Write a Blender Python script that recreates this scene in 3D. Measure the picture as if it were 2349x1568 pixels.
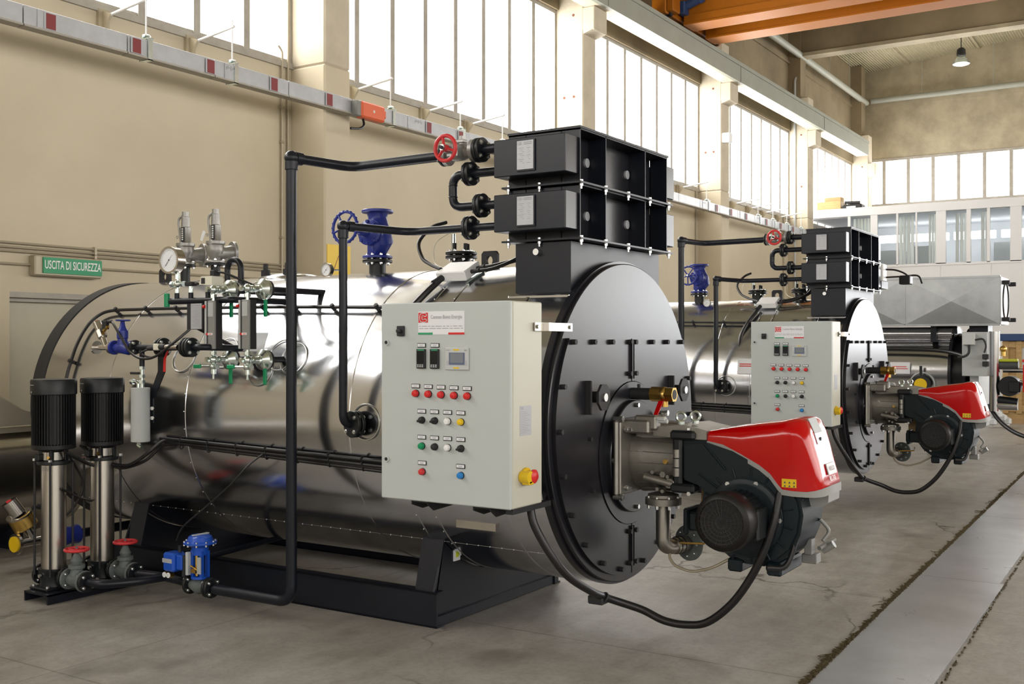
import bpy, math, random
from mathutils import Vector, Matrix
random.seed(7)
for o in list(bpy.data.objects): bpy.data.objects.remove(o)
S = bpy.context.scene; C = S.collection
PI = math.pi
def R(a): return math.radians(a)

# ------------------------------------------------------------------ camera
cam = bpy.data.cameras.new('camera'); co = bpy.data.objects.new('camera', cam); C.objects.link(co)
cam.sensor_width = 36; cam.lens = 36*2460/2349; cam.clip_start = .05; cam.clip_end = 200
co.location = (0, 0, 1.6); co.rotation_euler = (R(90), 0, R(32.5-90))
S.camera = co
# ------------------------------------------------------------------ world, lights, exposure
w = bpy.data.worlds.new('world'); S.world = w; w.use_nodes = True
w.node_tree.nodes['Background'].inputs[0].default_value = (.85, .92, 1, 1)
w.node_tree.nodes['Background'].inputs[1].default_value = .5
S.view_settings.view_transform = 'Standard'; S.view_settings.look = 'None'
S.view_settings.gamma = 1; S.view_settings.use_curve_mapping = False
S.view_settings.exposure = 0.17
try: S.cycles.use_denoising = True
except Exception: pass
WIN_L, WIN_F, WIN_R, DOOR_F, SKY = 10.5, 9.0, 3.4, 7.5, 2.2
def area(name, loc, rot, sx, sy, power, col=(1, .97, .93)):
    l = bpy.data.lights.new(name, 'AREA'); l.shape = 'RECTANGLE'; l.size = sx; l.size_y = sy; l.energy = power; l.color = col
    o = bpy.data.objects.new(name, l); C.objects.link(o); o.location = loc; o.rotation_euler = rot
    return o
# daylight coming in through the glazing behind and right of the photographer
area('daylight_back_windows', (-13.5, 0, 5.2), (R(90), 0, R(-90)), 16, 4, 330, (1, .985, .97))
area('daylight_right_windows', (6, -12.6, 5.2), (R(-90), 0, R(180)), 34, 4, 800, (1, .975, .94))

# ------------------------------------------------------------------ materials
M = {}
def mat(name, col, rough=.5, metal=0, noise=0, nscale=6, emit=0, bump=0, bscale=40, coat=0, spec=.5, alpha=1, trans=0, aniso=0, ior=1.45, rvar=0, col2=None, stretch=None):
    m = bpy.data.materials.new(name); m.use_nodes = True; nt = m.node_tree; b = nt.nodes['Principled BSDF']
    b.inputs['Base Color'].default_value = (*col, 1); b.inputs['Roughness'].default_value = rough
    b.inputs['Metallic'].default_value = metal; b.inputs['Specular IOR Level'].default_value = spec
    b.inputs['Coat Weight'].default_value = coat; b.inputs['Coat Roughness'].default_value = .06
    b.inputs['Transmission Weight'].default_value = trans; b.inputs['IOR'].default_value = ior
    if alpha < 1: b.inputs['Alpha'].default_value = alpha
    if emit:
        b.inputs['Emission Color'].default_value = (*col, 1); b.inputs['Emission Strength'].default_value = emit
    N, L = nt.nodes.new, nt.links.new
    tc = N('ShaderNodeTexCoord'); vec = tc.outputs['Object']
    if stretch:
        mp = N('ShaderNodeMapping'); mp.inputs['Scale'].default_value = stretch; L(vec, mp.inputs[0]); vec = mp.outputs[0]
    if noise:
        n = N('ShaderNodeTexNoise'); n.inputs['Scale'].default_value = nscale; n.inputs['Detail'].default_value = 6; n.inputs['Roughness'].default_value = .6
        L(vec, n.inputs['Vector'])
        r = N('ShaderNodeValToRGB'); r.color_ramp.elements[0].position = .33; r.color_ramp.elements[1].position = .68
        c2 = col2 or tuple(c*(1-noise) for c in col)
        r.color_ramp.elements[0].color = (*c2, 1); r.color_ramp.elements[1].color = (*col, 1)
        L(n.outputs['Fac'], r.inputs[0]); L(r.outputs[0], b.inputs['Base Color'])
    if rvar:
        n = N('ShaderNodeTexNoise'); n.inputs['Scale'].default_value = nscale*.7; n.inputs['Detail'].default_value = 5; L(vec, n.inputs['Vector'])
        mr = N('ShaderNodeMapRange'); mr.inputs[3].default_value = max(0, rough-rvar); mr.inputs[4].default_value = rough+rvar
        L(n.outputs['Fac'], mr.inputs[0]); L(mr.outputs[0], b.inputs['Roughness'])
    if bump:
        n = N('ShaderNodeTexNoise'); n.inputs['Scale'].default_value = bscale; n.inputs['Detail'].default_value = 3; L(vec, n.inputs['Vector'])
        bp = N('ShaderNodeBump'); bp.inputs['Strength'].default_value = bump; bp.inputs['Distance'].default_value = .01
        L(n.outputs['Fac'], bp.inputs['Height']); L(bp.outputs[0], b.inputs['Normal'])
    M[name] = m; return m
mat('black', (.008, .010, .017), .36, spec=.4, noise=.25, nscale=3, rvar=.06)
mat('black_matt', (.018, .018, .02), .6)
mat('plate_black', (.012, .012, .016), .27, noise=.1, nscale=2.5, spec=.6)
mat('rubber', (.012, .011, .012), .38)
mat('cast_black', (.007, .009, .011), .42, bump=.05, bscale=90)
mat('teal_black', (.005, .011, .015), .38, spec=.35, bump=.03, bscale=90)
mat('clad', (.64, .65, .68), .17, 1, rvar=.03, nscale=3, bump=.012, bscale=1.6)
mat('steel', (.62, .59, .55), .22, 1, noise=.15, nscale=9)
mat('pipe_steel', (.42, .4, .36), .36, 1, noise=.15, nscale=5)
mat('satin', (.5, .46, .38), .45, .3)
mat('brushed', (.6, .56, .5), .3, 1, noise=.2, nscale=4, stretch=(8, 8, .5))
mat('zinc', (.76, .85, .82), .25, 1, noise=.2, nscale=40)
mat('bolt', (.75, .76, .76), .3, 1)
mat('alu_cast', (.31, .295, .265), .45, .85, noise=.18, nscale=12, bump=.06, bscale=120)
mat('galv', (.4, .42, .43), .36, .9, noise=.16, nscale=5, rvar=.08)
mat('brass', (.72, .47, .13), .28, 1, noise=.15, nscale=30)
mat('red_gloss', (.48, .001, .002), .16, coat=.3, spec=.35)
mat('red', (.62, .02, .02), .35)
mat('wheel_red', (.55, .03, .035), .38)
mat('blue', (.02, .035, .25), .34, bump=.05, bscale=80)
mat('blue_bright', (.01, .08, .5), .3, coat=.3)
mat('blue_dark', (.03, .06, .16), .35)
mat('cast_grey', (.13, .15, .15), .5, noise=.2, nscale=30)
mat('cast_silver', (.34, .335, .32), .38, .6, noise=.15, nscale=25)
mat('cab_grey', (.49, .525, .52), .4, noise=.03, nscale=2)
mat('cab_side', (.56, .55, .47), .4, noise=.03, nscale=2)
mat('white', (.8, .8, .8), .4)
mat('paper', (.74, .75, .78), .5)
mat('label_silver', (.43, .44, .47), .4, .1)
mat('ink', (.07, .07, .08), .6)
mat('ink_soft', (.3, .3, .32), .6)
mat('green', (.0, .26, .1), .35)
mat('flag_green', (.02, .3, .13), .5)
mat('yellow', (.75, .5, .01), .4)
mat('yellow_green', (.55, .62, .04), .4)
mat('orange_red', (.7, .13, .05), .45)
mat('crane_orange', (.4, .12, .001), .45, noise=.12, nscale=2)
mat('screen_blue', (.12, .15, .24), .12)
mat('screen_dark', (.01, .012, .014), .1)
mat('lcd', (.2, .22, .25), .15)
mat('dial', (.8, .82, .85), .3)
mat('pump_black', (.004, .0045, .006), .5)
mat('cowl_brown', (.006, .005, .005), .4, spec=.4)
mat('grey_plastic', (.22, .22, .21), .4)
mat('rim_grey', (.3, .3, .29), .35)
mat('light_grey', (.5, .52, .52), .4)
mat('tank_grey', (.4, .42, .42), .45)
mat('plastic_blue', (.02, .2, .55), .3)
mat('ivory', (.68, .66, .55), .45)
mat('wood', (.5, .33, .14), .6, noise=.25, nscale=5, stretch=(1, 1, 8))
mat('cardboard', (.42, .28, .14), .8, noise=.1)
mat('wall_cream', (.58, .51, .38), .75, noise=.14, nscale=.9, col2=(.52, .455, .335), bump=.05, bscale=6)
mat('concrete', (.48, .415, .29), .8, noise=.32, nscale=1.6, bump=.3, bscale=25)
mat('concrete_light', (.56, .495, .38), .8, noise=.16, nscale=3, bump=.3, bscale=25)
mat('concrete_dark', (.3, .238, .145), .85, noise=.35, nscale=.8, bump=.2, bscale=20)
mat('door_grey', (.5, .47, .36), .6, noise=.05)
mat('frame_grey', (.4, .37, .32), .5, noise=.2)
mat('beam_green', (.3, .31, .26), .55, noise=.12, nscale=2)
mat('rust', (.16, .06, .03), .8)
mat('pipe_grey', (.38, .39, .34), .5)
mat('office_white', (.72, .72, .73), .4)
mat('office_ceiling', (.6, .62, .66), .7)
mat('curtain', (.75, .76, .76), .6)
mat('busbar', (.46, .47, .49), .4, .4, noise=.12, nscale=8)
mat('sticker_red', (.22, .03, .03), .5)
mat('conduit', (.4, .35, .26), .45, .3)
mat('plate_steel', (.4, .42, .45), .3, .4, noise=.22, nscale=2.2, rvar=.1, bump=.04, bscale=30)
mat('weeds', (.1, .075, .035), .9, noise=.4, nscale=60)
mat('plastic_clear', (.75, .78, .8), .2, alpha=.75)
mat('window_light', (1, .985, .96), .5, emit=WIN_L)
mat('window_far', (1, .99, .975), .5, emit=WIN_F)
mat('window_right', (1, .98, .95), .5, emit=WIN_R)
mat('window_back', (1, .99, .97), .5, emit=1.8)
mat('door_light', (.95, .97, 1), .5, emit=DOOR_F)
mat('roof_light', (1, .99, .96), .5, emit=SKY)
mat('reflection_glow', (1, .98, .95), .5, emit=4)  # glow of the added strips that imitate reflections in the office glazing
mat('lamp_glass', (1, .98, .9), .2, emit=.6)
mat('glass', (.93, .97, .96), .03, trans=1, ior=1.02)
mat('glass_clear', (.9, .95, .95), .03, trans=.9, ior=1.3)
# corrugated ceiling
m = mat('ceiling_sheet', (.5, .45, .29), .7, noise=.2, nscale=1.2); nt = m.node_tree
wv = nt.nodes.new('ShaderNodeTexWave'); wv.inputs['Scale'].default_value = 4.5; wv.bands_direction = 'Y'
tc = nt.nodes.new('ShaderNodeTexCoord'); nt.links.new(tc.outputs['Object'], wv.inputs[0])
bp = nt.nodes.new('ShaderNodeBump'); bp.inputs['Strength'].default_value = .8; bp.inputs['Distance'].default_value = .05
nt.links.new(wv.outputs[1], bp.inputs['Height']); nt.links.new(bp.outputs[0], nt.nodes['Principled BSDF'].inputs['Normal'])
# floor: stained concrete with joints and cracks
m = mat('floor_concrete', (.33, .3, .26), .5); nt = m.node_tree; N, L = nt.nodes.new, nt.links.new; b = nt.nodes['Principled BSDF']
tc = N('ShaderNodeTexCoord'); ob = tc.outputs['Object']
def nz(scale, detail=6, vec=ob, rough=.6):
    n = N('ShaderNodeTexNoise'); n.inputs['Scale'].default_value = scale; n.inputs['Detail'].default_value = detail; n.inputs['Roughness'].default_value = rough; L(vec, n.inputs['Vector']); return n.outputs['Fac']
def ramp(f, p0, c0, p1, c1):
    r = N('ShaderNodeValToRGB'); r.color_ramp.elements[0].position = p0; r.color_ramp.elements[1].position = p1
    r.color_ramp.elements[0].color = (*c0, 1); r.color_ramp.elements[1].color = (*c1, 1); L(f, r.inputs[0]); return r.outputs[0]
def mulc(a, bb, f=1):
    x = N('ShaderNodeMix'); x.data_type = 'RGBA'; x.blend_type = 'MULTIPLY'; x.inputs[0].default_value = f; L(a, x.inputs[6]); L(bb, x.inputs[7]); return x.outputs[2]
c0 = ramp(nz(.45), .35, (.24, .22, .192), .65, (.345, .328, .30))
c1 = ramp(nz(5, 8), .3, (.8, .78, .76), .6, (1, 1, 1))
c2 = ramp(nz(38, 4), .35, (.86, .85, .84), .55, (1, 1, 1))
mp = N('ShaderNodeMapping'); mp.inputs['Scale'].default_value = (.5, 3.2, 1); mp.inputs['Rotation'].default_value = (0, 0, .15); L(ob, mp.inputs[0])
c3 = ramp(nz(1.5, 5, mp.outputs[0]), .42, (.88, .875, .87), .56, (1, 1, 1))
st = ramp(nz(1.1, 4, rough=.5), .27, (.68, .66, .65), .35, (1, 1, 1))
# cracks: thin lines of a distorted voronoi, masked by noise
dv = N('ShaderNodeVectorMath'); dv.operation = 'ADD'; ns = N('ShaderNodeTexNoise'); ns.inputs['Scale'].default_value = 2.2; ns.inputs['Detail'].default_value = 5; L(ob, ns.inputs['Vector'])
sc = N('ShaderNodeVectorMath'); sc.operation = 'SCALE'; sc.inputs[3].default_value = .7; L(ns.outputs['Color'], sc.inputs[0]); L(ob, dv.inputs[0]); L(sc.outputs[0], dv.inputs[1])
vo = N('ShaderNodeTexVoronoi'); vo.feature = 'DISTANCE_TO_EDGE'; vo.inputs['Scale'].default_value = .42; L(dv.outputs[0], vo.inputs['Vector'])
ck = ramp(vo.outputs['Distance'], .001, (.2, .18, .16), .0065, (1, 1, 1))
ckm = ramp(nz(.45, 2), .47, (0, 0, 0), .56, (1, 1, 1))
mx = N('ShaderNodeMix'); mx.data_type = 'RGBA'; mx.inputs[6].default_value = (1, 1, 1, 1); L(ckm, mx.inputs[0]); L(ck, mx.inputs[7])
# joints: every 1.85 m in x (offset 5.9) and every 6 m in y
sp = N('ShaderNodeSeparateXYZ'); L(ob, sp.inputs[0])
def joint(out, off, per, wd=.006):
    a = N('ShaderNodeMath'); a.operation = 'ADD'; a.inputs[1].default_value = -off+per/2+per*50; L(out, a.inputs[0])
    mo = N('ShaderNodeMath'); mo.operation = 'MODULO'; mo.inputs[1].default_value = per; L(a.outputs[0], mo.inputs[0])
    d = N('ShaderNodeMath'); d.operation = 'SUBTRACT'; d.inputs[1].default_value = per/2; L(mo.outputs[0], d.inputs[0])
    e = N('ShaderNodeMath'); e.operation = 'ABSOLUTE'; L(d.outputs[0], e.inputs[0])
    return ramp(e.outputs[0], wd*.5, (.38, .35, .32), wd, (1, 1, 1))
j1 = joint(sp.outputs[0], 5.95, 1.85); j2 = joint(sp.outputs[1], 3.4, 3.3)
col = mulc(mulc(mulc(mulc(c0, c1), c2), c3), st, 1); col = mulc(col, mx.outputs[2]); col = mulc(mulc(col, j1, .75), j2, .6)
L(col, b.inputs['Base Color'])
rr = N('ShaderNodeMapRange'); rr.inputs[3].default_value = .28; rr.inputs[4].default_value = .56; L(nz(1.8, 6), rr.inputs[0]); L(rr.outputs[0], b.inputs['Roughness'])
bp = N('ShaderNodeBump'); bp.inputs['Strength'].default_value = .12; bp.inputs['Distance'].default_value = .01; L(nz(45, 4), bp.inputs['Height']); L(bp.outputs[0], b.inputs['Normal'])

# ------------------------------------------------------------------ mesh builder
def basis(axis):
    a = Vector(axis).normalized(); t = Vector((0, 0, 1)) if abs(a.z) < .9 else Vector((0, 1, 0))
    u = a.cross(t).normalized(); v = a.cross(u).normalized()
    return a, u, v
class MB:
    def __init__(s, m='black'): s.v = []; s.f = []; s.fm = []; s.mats = [m]; s.cur = 0; s.flat = []
    def m(s, name):
        if name not in s.mats: s.mats.append(name)
        s.cur = s.mats.index(name); return s
    def add(s, vs, fs):
        o = len(s.v); s.v += [tuple(x) for x in vs]
        for f in fs: s.f.append([i+o for i in f]); s.fm.append(s.cur)
        return s
    def box(s, lo, hi, b=0, rot=None, about=None):
        lo, hi = [min(a, c) for a, c in zip(lo, hi)], [max(a, c) for a, c in zip(lo, hi)]
        b = min(b, *[(h-l)*.45 for l, h in zip(lo, hi)])
        cx = [(l+h)/2 for l, h in zip(lo, hi)]; hs = [(h-l)/2 for l, h in zip(lo, hi)]
        if b <= 0:
            vs = [(cx[0]+i*hs[0], cx[1]+j*hs[1], cx[2]+k*hs[2]) for i in (-1, 1) for j in (-1, 1) for k in (-1, 1)]
            fs = [(0, 1, 3, 2), (4, 6, 7, 5), (0, 4, 5, 1), (2, 3, 7, 6), (0, 2, 6, 4), (1, 5, 7, 3)]
        else:
            vs = []; idx = {}
            for i in (-1, 1):
                for j in (-1, 1):
                    for k in (-1, 1):
                        sg = (i, j, k)
                        for ax in range(3):
                            p = [cx[q]+sg[q]*(hs[q]-(0 if q == ax else b)) for q in range(3)]
                            idx[(sg, ax)] = len(vs); vs.append(p)
            fs = []
            for ax in range(3):
                o1, o2 = [q for q in range(3) if q != ax]
                for sg in (-1, 1):
                    q = []
                    for a, c in ((-1, -1), (1, -1), (1, 1), (-1, 1)):
                        t = [0, 0, 0]; t[ax] = sg; t[o1] = a; t[o2] = c; q.append(idx[(tuple(t), ax)])
                    fs.append(q if (sg > 0) == (ax != 1) else q[::-1])
            for ax in range(3):
                o1, o2 = [q for q in range(3) if q != ax]
                for a in (-1, 1):
                    for c in (-1, 1):
                        t0 = [0, 0, 0]; t0[ax] = -1; t0[o1] = a; t0[o2] = c; t1 = list(t0); t1[ax] = 1
                        t0, t1 = tuple(t0), tuple(t1)
                        fs.append([idx[(t0, o1)], idx[(t1, o1)], idx[(t1, o2)], idx[(t0, o2)]])
            for i in (-1, 1):
                for j in (-1, 1):
                    for k in (-1, 1): fs.append([idx[((i, j, k), a)] for a in range(3)])
        if rot is not None:
            c = Vector(about or cx); vs = [tuple(c+rot @ (Vector(v)-c)) for v in vs]
        return s.add(vs, fs)
    def lathe(s, prof, o, axis=(0, 0, 1), seg=32, cap=True, arc=None):
        a, u, v = basis(axis); o = Vector(o); n = seg; vs = []; fs = []
        for r, h in prof:
            for k in range(n):
                t = 2*PI*k/n; vs.append(o+a*h+(u*math.cos(t)+v*math.sin(t))*r)
        for i in range(len(prof)-1):
            for k in range(n):
                k2 = (k+1) % n; fs.append((i*n+k, i*n+k2, (i+1)*n+k2, (i+1)*n+k))
        if cap:
            if prof[0][0] > 1e-5: fs.append(tuple(range(n)))
            if prof[-1][0] > 1e-5: fs.append(tuple((len(prof)-1)*n+k for k in range(n))[::-1])
        return s.add(vs, fs)
    def cyl(s, p0, p1, r, r1=None, seg=20, bev=0):
        p0, p1 = Vector(p0), Vector(p1); h = (p1-p0).length; r1 = r if r1 is None else r1
        if bev: pr = [(r-bev, 0), (r, bev), (r1, h-bev), (r1-bev, h)]
        else: pr = [(r, 0), (r1, h)]
        return s.lathe(pr, p0, p1-p0, seg)
    def torus(s, c, axis, R_, r, seg=36, ms=10):
        a, u, v = basis(axis); c = Vector(c); vs = []; fs = []
        for i in range(seg):
            t = 2*PI*i/seg; d = u*math.cos(t)+v*math.sin(t)
            for j in range(ms):
                q = 2*PI*j/ms; vs.append(c+d*(R_+r*math.cos(q))+a*(r*math.sin(q)))
        for i in range(seg):
            for j in range(ms):
                i2, j2 = (i+1) % seg, (j+1) % ms; fs.append((i*ms+j, i2*ms+j, i2*ms+j2, i*ms+j2))
        return s.add(vs, fs)
    def sphere(s, c, r, seg=14, sc=(1, 1, 1)):
        n = seg//2; o = len(s.v); vs = []; fs = []
        for i in range(n+1):
            t = PI*i/n
            for k in range(seg): vs.append((c[0]+sc[0]*r*math.sin(t)*math.cos(2*PI*k/seg), c[1]+sc[1]*r*math.sin(t)*math.sin(2*PI*k/seg), c[2]+sc[2]*r*math.cos(t)))
        for i in range(n):
            for k in range(seg): fs.append((i*seg+k, (i+1)*seg+k, (i+1)*seg+(k+1) % seg, i*seg+(k+1) % seg))
        return s.add(vs, fs)
    def tube(s, pts, r, seg=12, fil=0, cap=True, fn=7, rs=None):
        P = [Vector(p) for p in pts]
        if fil:
            Q = [P[0]]
            for i in range(1, len(P)-1):
                a, b_, c = P[i-1], P[i], P[i+1]; d0 = (a-b_); d1 = (c-b_); l = min(fil, d0.length*.49, d1.length*.49)
                s0 = b_+d0.normalized()*l; s1 = b_+d1.normalized()*l
                for k in range(fn+1):
                    t = k/fn; Q.append(s0*(1-t)**2+b_*2*t*(1-t)+s1*t*t)
            Q.append(P[-1]); P = Q
        n = len(P); T = [(P[min(i+1, n-1)]-P[max(i-1, 0)]).normalized() for i in range(n)]
        a, u, v = basis(T[0]); vs = []; fs = []
        for i in range(n):
            if i:
                q = T[i-1].rotation_difference(T[i]); u = q @ u; v = q @ v
            rr_ = rs[i] if rs else r
            for k in range(seg):
                t = 2*PI*k/seg; vs.append(P[i]+(u*math.cos(t)+v*math.sin(t))*rr_)
        for i in range(n-1):
            for k in range(seg): k2 = (k+1) % seg; fs.append((i*seg+k, i*seg+k2, (i+1)*seg+k2, (i+1)*seg+k))
        if cap: fs.append(tuple(range(seg))[::-1]); fs.append(tuple((n-1)*seg+k for k in range(seg)))
        return s.add(vs, fs)
    def prism(s, pts, d):                       # closed 3D polygon pushed by vector d
        n = len(pts); d = Vector(d); vs = [Vector(p) for p in pts]+[Vector(p)+d for p in pts]
        fs = [tuple(range(n))[::-1], tuple(range(n, 2*n))]+[(k, (k+1) % n, n+(k+1) % n, n+k) for k in range(n)]
        return s.add(vs, fs)
    def quad(s, *p): return s.add(p, [tuple(range(len(p)))])
    def bolt(s, c, axis, r=.011, h=.01, shaft=0):
        a = Vector(axis).normalized(); c = Vector(c)
        s.cyl(c, c+a*h, r, seg=6)
        if shaft: s.cyl(c+a*h, c+a*(h+shaft), r*.55, seg=8)
        return s
    def text(s, st, o, u, v, size, depth=.0008, m=None, align='CENTER', bold=0, sx=1):
        key = (st, align, bold)
        if key not in TXT:
            cu = bpy.data.curves.new('txt', 'FONT'); cu.body = st; cu.align_x = align; cu.align_y = 'CENTER'; cu.offset = bold; cu.resolution_u = 3
            ob_ = bpy.data.objects.new('txt', cu); C.objects.link(ob_); dg = bpy.context.evaluated_depsgraph_get()
            me = bpy.data.meshes.new_from_object(ob_.evaluated_get(dg))
            TXT[key] = ([tuple(q.co) for q in me.vertices], [tuple(p.vertices) for p in me.polygons])
            bpy.data.objects.remove(ob_); bpy.data.curves.remove(cu); bpy.data.meshes.remove(me)
        vs, fs = TXT[key]; u, v, o = Vector(u), Vector(v), Vector(o); n = u.cross(v).normalized()
        if m: s.m(m)
        return s.add([o+u*(q[0]*size*sx)+v*(q[1]*size)+n*depth for q in vs], fs)
    def build(s, name, parent=None, label=None, kind=None, smooth=True, ang=35):
        base = Vector((0, 0, 0)); p = parent
        while p is not None: base += p.location; p = p.parent
        own = Vector((0, 0, 0))
        if parent is None and s.v:                # top-level mesh: origin at its base centre
            xs, ys, zs = zip(*s.v); own = Vector(((min(xs)+max(xs))/2, (min(ys)+max(ys))/2, min(zs))); base = own
        me = bpy.data.meshes.new(name)
        me.from_pydata([tuple(Vector(v)-base) for v in s.v], [], s.f)
        for q in s.mats: me.materials.append(M[q])
        me.polygons.foreach_set('material_index', s.fm)
        me.validate(clean_customdata=False)
        import bmesh
        bm = bmesh.new(); bm.from_mesh(me); bmesh.ops.recalc_face_normals(bm, faces=bm.faces); bm.to_mesh(me); bm.free()
        if smooth:
            me.shade_smooth(); me.set_sharp_from_angle(angle=R(ang))
        o = bpy.data.objects.new(name, me); C.objects.link(o); o.location = own
        if parent: o.parent = parent
        if label: o['label'] = label
        if kind: o['kind'] = kind
        return o
TXT = {}
def tag(o, label, cat, group=None, kind=None):
    o['label'] = label; o['category'] = cat
    if group: o['group'] = group
    if kind: o['kind'] = kind
    return o
def thing(name, label, cat, loc, group=None):
    o = bpy.data.objects.new(name, None); C.objects.link(o); o.location = loc; o.empty_display_size = .05
    return tag(o, label, cat, group)
KIDS = {}
def kids(o): return [c for c in list(bpy.data.objects) if c.parent == o]
def dup(root, off, label=None, group=None):
    r = root.copy(); C.objects.link(r); r.location = root.location+Vector(off)
    if label: r['label'] = label
    if group: r['group'] = group
    for ch in kids(root):
        c = ch.copy(); C.objects.link(c); c.parent = r
        for g in kids(ch):
            d = g.copy(); C.objects.link(d); d.parent = c
    return r
def struct(o): o['kind'] = 'structure'; return o
def flange(mb, c, axis, R_, t=.02, n=4, hub=None, m='black', bm='bolt', br=.011, ph=PI/4):
    a, u, v = basis(axis); c = Vector(c); mb.m(m); mb.cyl(c-a*t/2, c+a*t/2, R_, seg=32, bev=.003)
    if n:
        mb.m(bm)
        for k in range(n):
            q = ph+2*PI*k/n; p = c+(u*math.cos(q)+v*math.sin(q))*R_*.74
            for sg in (1, -1): mb.bolt(p+a*sg*t/2, a*sg, br, .009, .006)
    return mb
def wheel(mb, c, axis, R_, r, m, spokes=5, hub=.02, waves=0):
    a, u, v = basis(axis); c = Vector(c); mb.m(m); mb.torus(c, axis, R_, r, 40, 10)
    if waves:
        for k in range(waves):
            q = 2*PI*k/waves; mb.sphere(c+(u*math.cos(q)+v*math.sin(q))*(R_+r*.35), r*1.12, 8)
    for k in range(spokes):
        q = 2*PI*k/spokes+.3; d = u*math.cos(q)+v*math.sin(q)
        mb.tube([c-a*r*.8, c-a*r*.6+d*R_*.4, c+d*R_], r*.75, 8)
    mb.cyl(c-a*hub, c+a*hub*.6, hub, seg=16)
    return mb

# ================================================================== THE HALL
YL, XF, XB, YR = 8.9, 34.4, -14.0, -13.0
PX = [-2.9, 3.1, 9.17, 15.3, 21.32, 27.3, 33.3]          # pillars along the left wall
struct(MB('floor_concrete').box((XB-.3, YR-.3, -.25), (XF+.3, YL+.35, 0)).build('floor', smooth=False))
ZS, ZT, ZR = 4.83, 7.06, 10.02
b = MB('wall_cream'); DX0, DX1, DZ = 5.647, 7.25, 2.05
b.box((XB, YL, 0), (DX0, YL+.3, ZS)).box((DX0, YL, DZ), (DX1, YL+.3, ZS)).box((DX1, YL, 0), (XF, YL+.3, ZS))
b.m('frame_grey').box((XB, YL-.03, ZS-.055), (XF, YL+.02, ZS+.012))
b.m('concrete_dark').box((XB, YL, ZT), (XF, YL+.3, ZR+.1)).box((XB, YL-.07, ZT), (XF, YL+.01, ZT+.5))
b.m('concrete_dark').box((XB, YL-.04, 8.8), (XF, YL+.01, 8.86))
struct(b.build('wall_left', smooth=False))
b = MB('door_grey').box((DX0, YL+.12, 0), (DX1, YL+.16, DZ-.02))
b.m('frame_grey').box((DX0, YL+.06, DZ-.085), (DX1, YL+.17, DZ-.05)); b.box((DX0, YL+.06, 0), (DX0+.03, YL+.17, DZ-.05)); b.box((DX0, YL+.0, DZ-.05), (DX1, YL+.3, DZ+.0))
d = struct(b.build('door_1', smooth=False))
# window bays of the left wall
wn = 0; tn = 0
bays = [(PX[i]+.44, PX[i+1]) for i in range(len(PX)-1)]+[(-9, -2.9), (-14, -9.4)]
for x0, x1 in bays:
    wn += 1; n = max(2, round((x1-x0)/.686)); st = (x1-x0)/n
    b = MB('frame_grey'); y = YL
    b.box((x0, y-.02, ZT-.06), (x1, y+.1, ZT)); b.box((x0, y, ZS), (x1, y+.1, ZS+.05))
    for k in range(n+1): xx = x0+k*st; b.box((xx-.045, y-.015, ZS), (xx+.045, y+.09, ZT))
    wo = struct(b.build('window_%d' % wn, smooth=False))
    g = MB('window_light').quad((x0, y+.1, ZS), (x1, y+.1, ZS), (x1, y+.1, ZT), (x0, y+.1, ZT)); g.build('window_pane', wo, smooth=False)
# pillars with corbels
for x in PX:
    tn += 1; b = MB('concrete_light')
    b.box((x, 8.375, 4.78), (x+.44, YL+.2, 7.9), .02)
    b.box((x, 8.17, 6.65), (x+.44, 8.4, 7.03), .015); b.prism([(x+.001, 8.38, 6.6), (x+.001, 8.18, 6.66), (x+.001, 8.38, 6.66)], (.438, 0, 0))
    b.m('wall_cream').box((x-.002, 8.372, 0), (x+.442, YL+.2, 4.78), .02)
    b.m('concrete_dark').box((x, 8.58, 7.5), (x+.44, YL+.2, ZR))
    b.m('rust')
    for yy, zz in ((8.56, 6.93), (8.73, 5.6), (8.55, 5.6)): b.cyl((x-.004, yy, zz), (x+.01, yy, zz), .022, seg=12)
    struct(b.build('trim_%d' % tn, ang=30))
# far wall
b = MB('concrete').box((XF, YR, 7.28), (XF+.3, YL+.3, 11.4)); b.box((XF, -.6, 0), (XF+.3, YL+.3, 5.86)).box((XF, YR, 5.2), (XF+.3, -.6, 5.86)); b.box((XF, YR, 0), (XF+.3, -12.95, 5.2))
b.box((XF-.03, YR, 8.9), (XF+.01, YL, 9.1))
struct(b.build('wall_far', smooth=False))
wn += 1; b = MB('frame_grey'); yy = 8.9
b.box((XF-.02, YR, 7.22), (XF+.1, YL, 7.3)).box((XF-.02, YR, 5.82), (XF+.1, YL, 5.9))
ys = []
while yy > YR: ys.append(yy); yy -= .725
for k in ys: b.box((XF, k-.05, 5.86), (XF+.1, k+.05, 7.28))
wo = struct(b.build('window_%d' % wn, smooth=False))
MB('window_far').quad((XF+.1, YR, 5.86), (XF+.1, YL, 5.86), (XF+.1, YL, 7.28), (XF+.1, YR, 7.28)).build('window_pane', wo, smooth=False)
b = MB('frame_grey')
for k in range(9): q = -.6-k*12.35/8; b.box((XF, q-.04, 0), (XF+.1, q+.04, 5.2))
for z in (.0, 1.3, 2.6, 3.9, 5.16): b.box((XF, -12.95, z), (XF+.1, -.6, z+.05))
b.m('light_grey').box((XF+.08, -12.95, 0), (XF+.14, -.6, 1.3)); wo = struct(b.build('door_2', smooth=False))
MB('door_light').quad((XF+.1, -12.95, 1.3), (XF+.1, -.6, 1.3), (XF+.1, -.6, 5.2), (XF+.1, -12.95, 5.2)).build('door_pane', wo, smooth=False)
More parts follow.
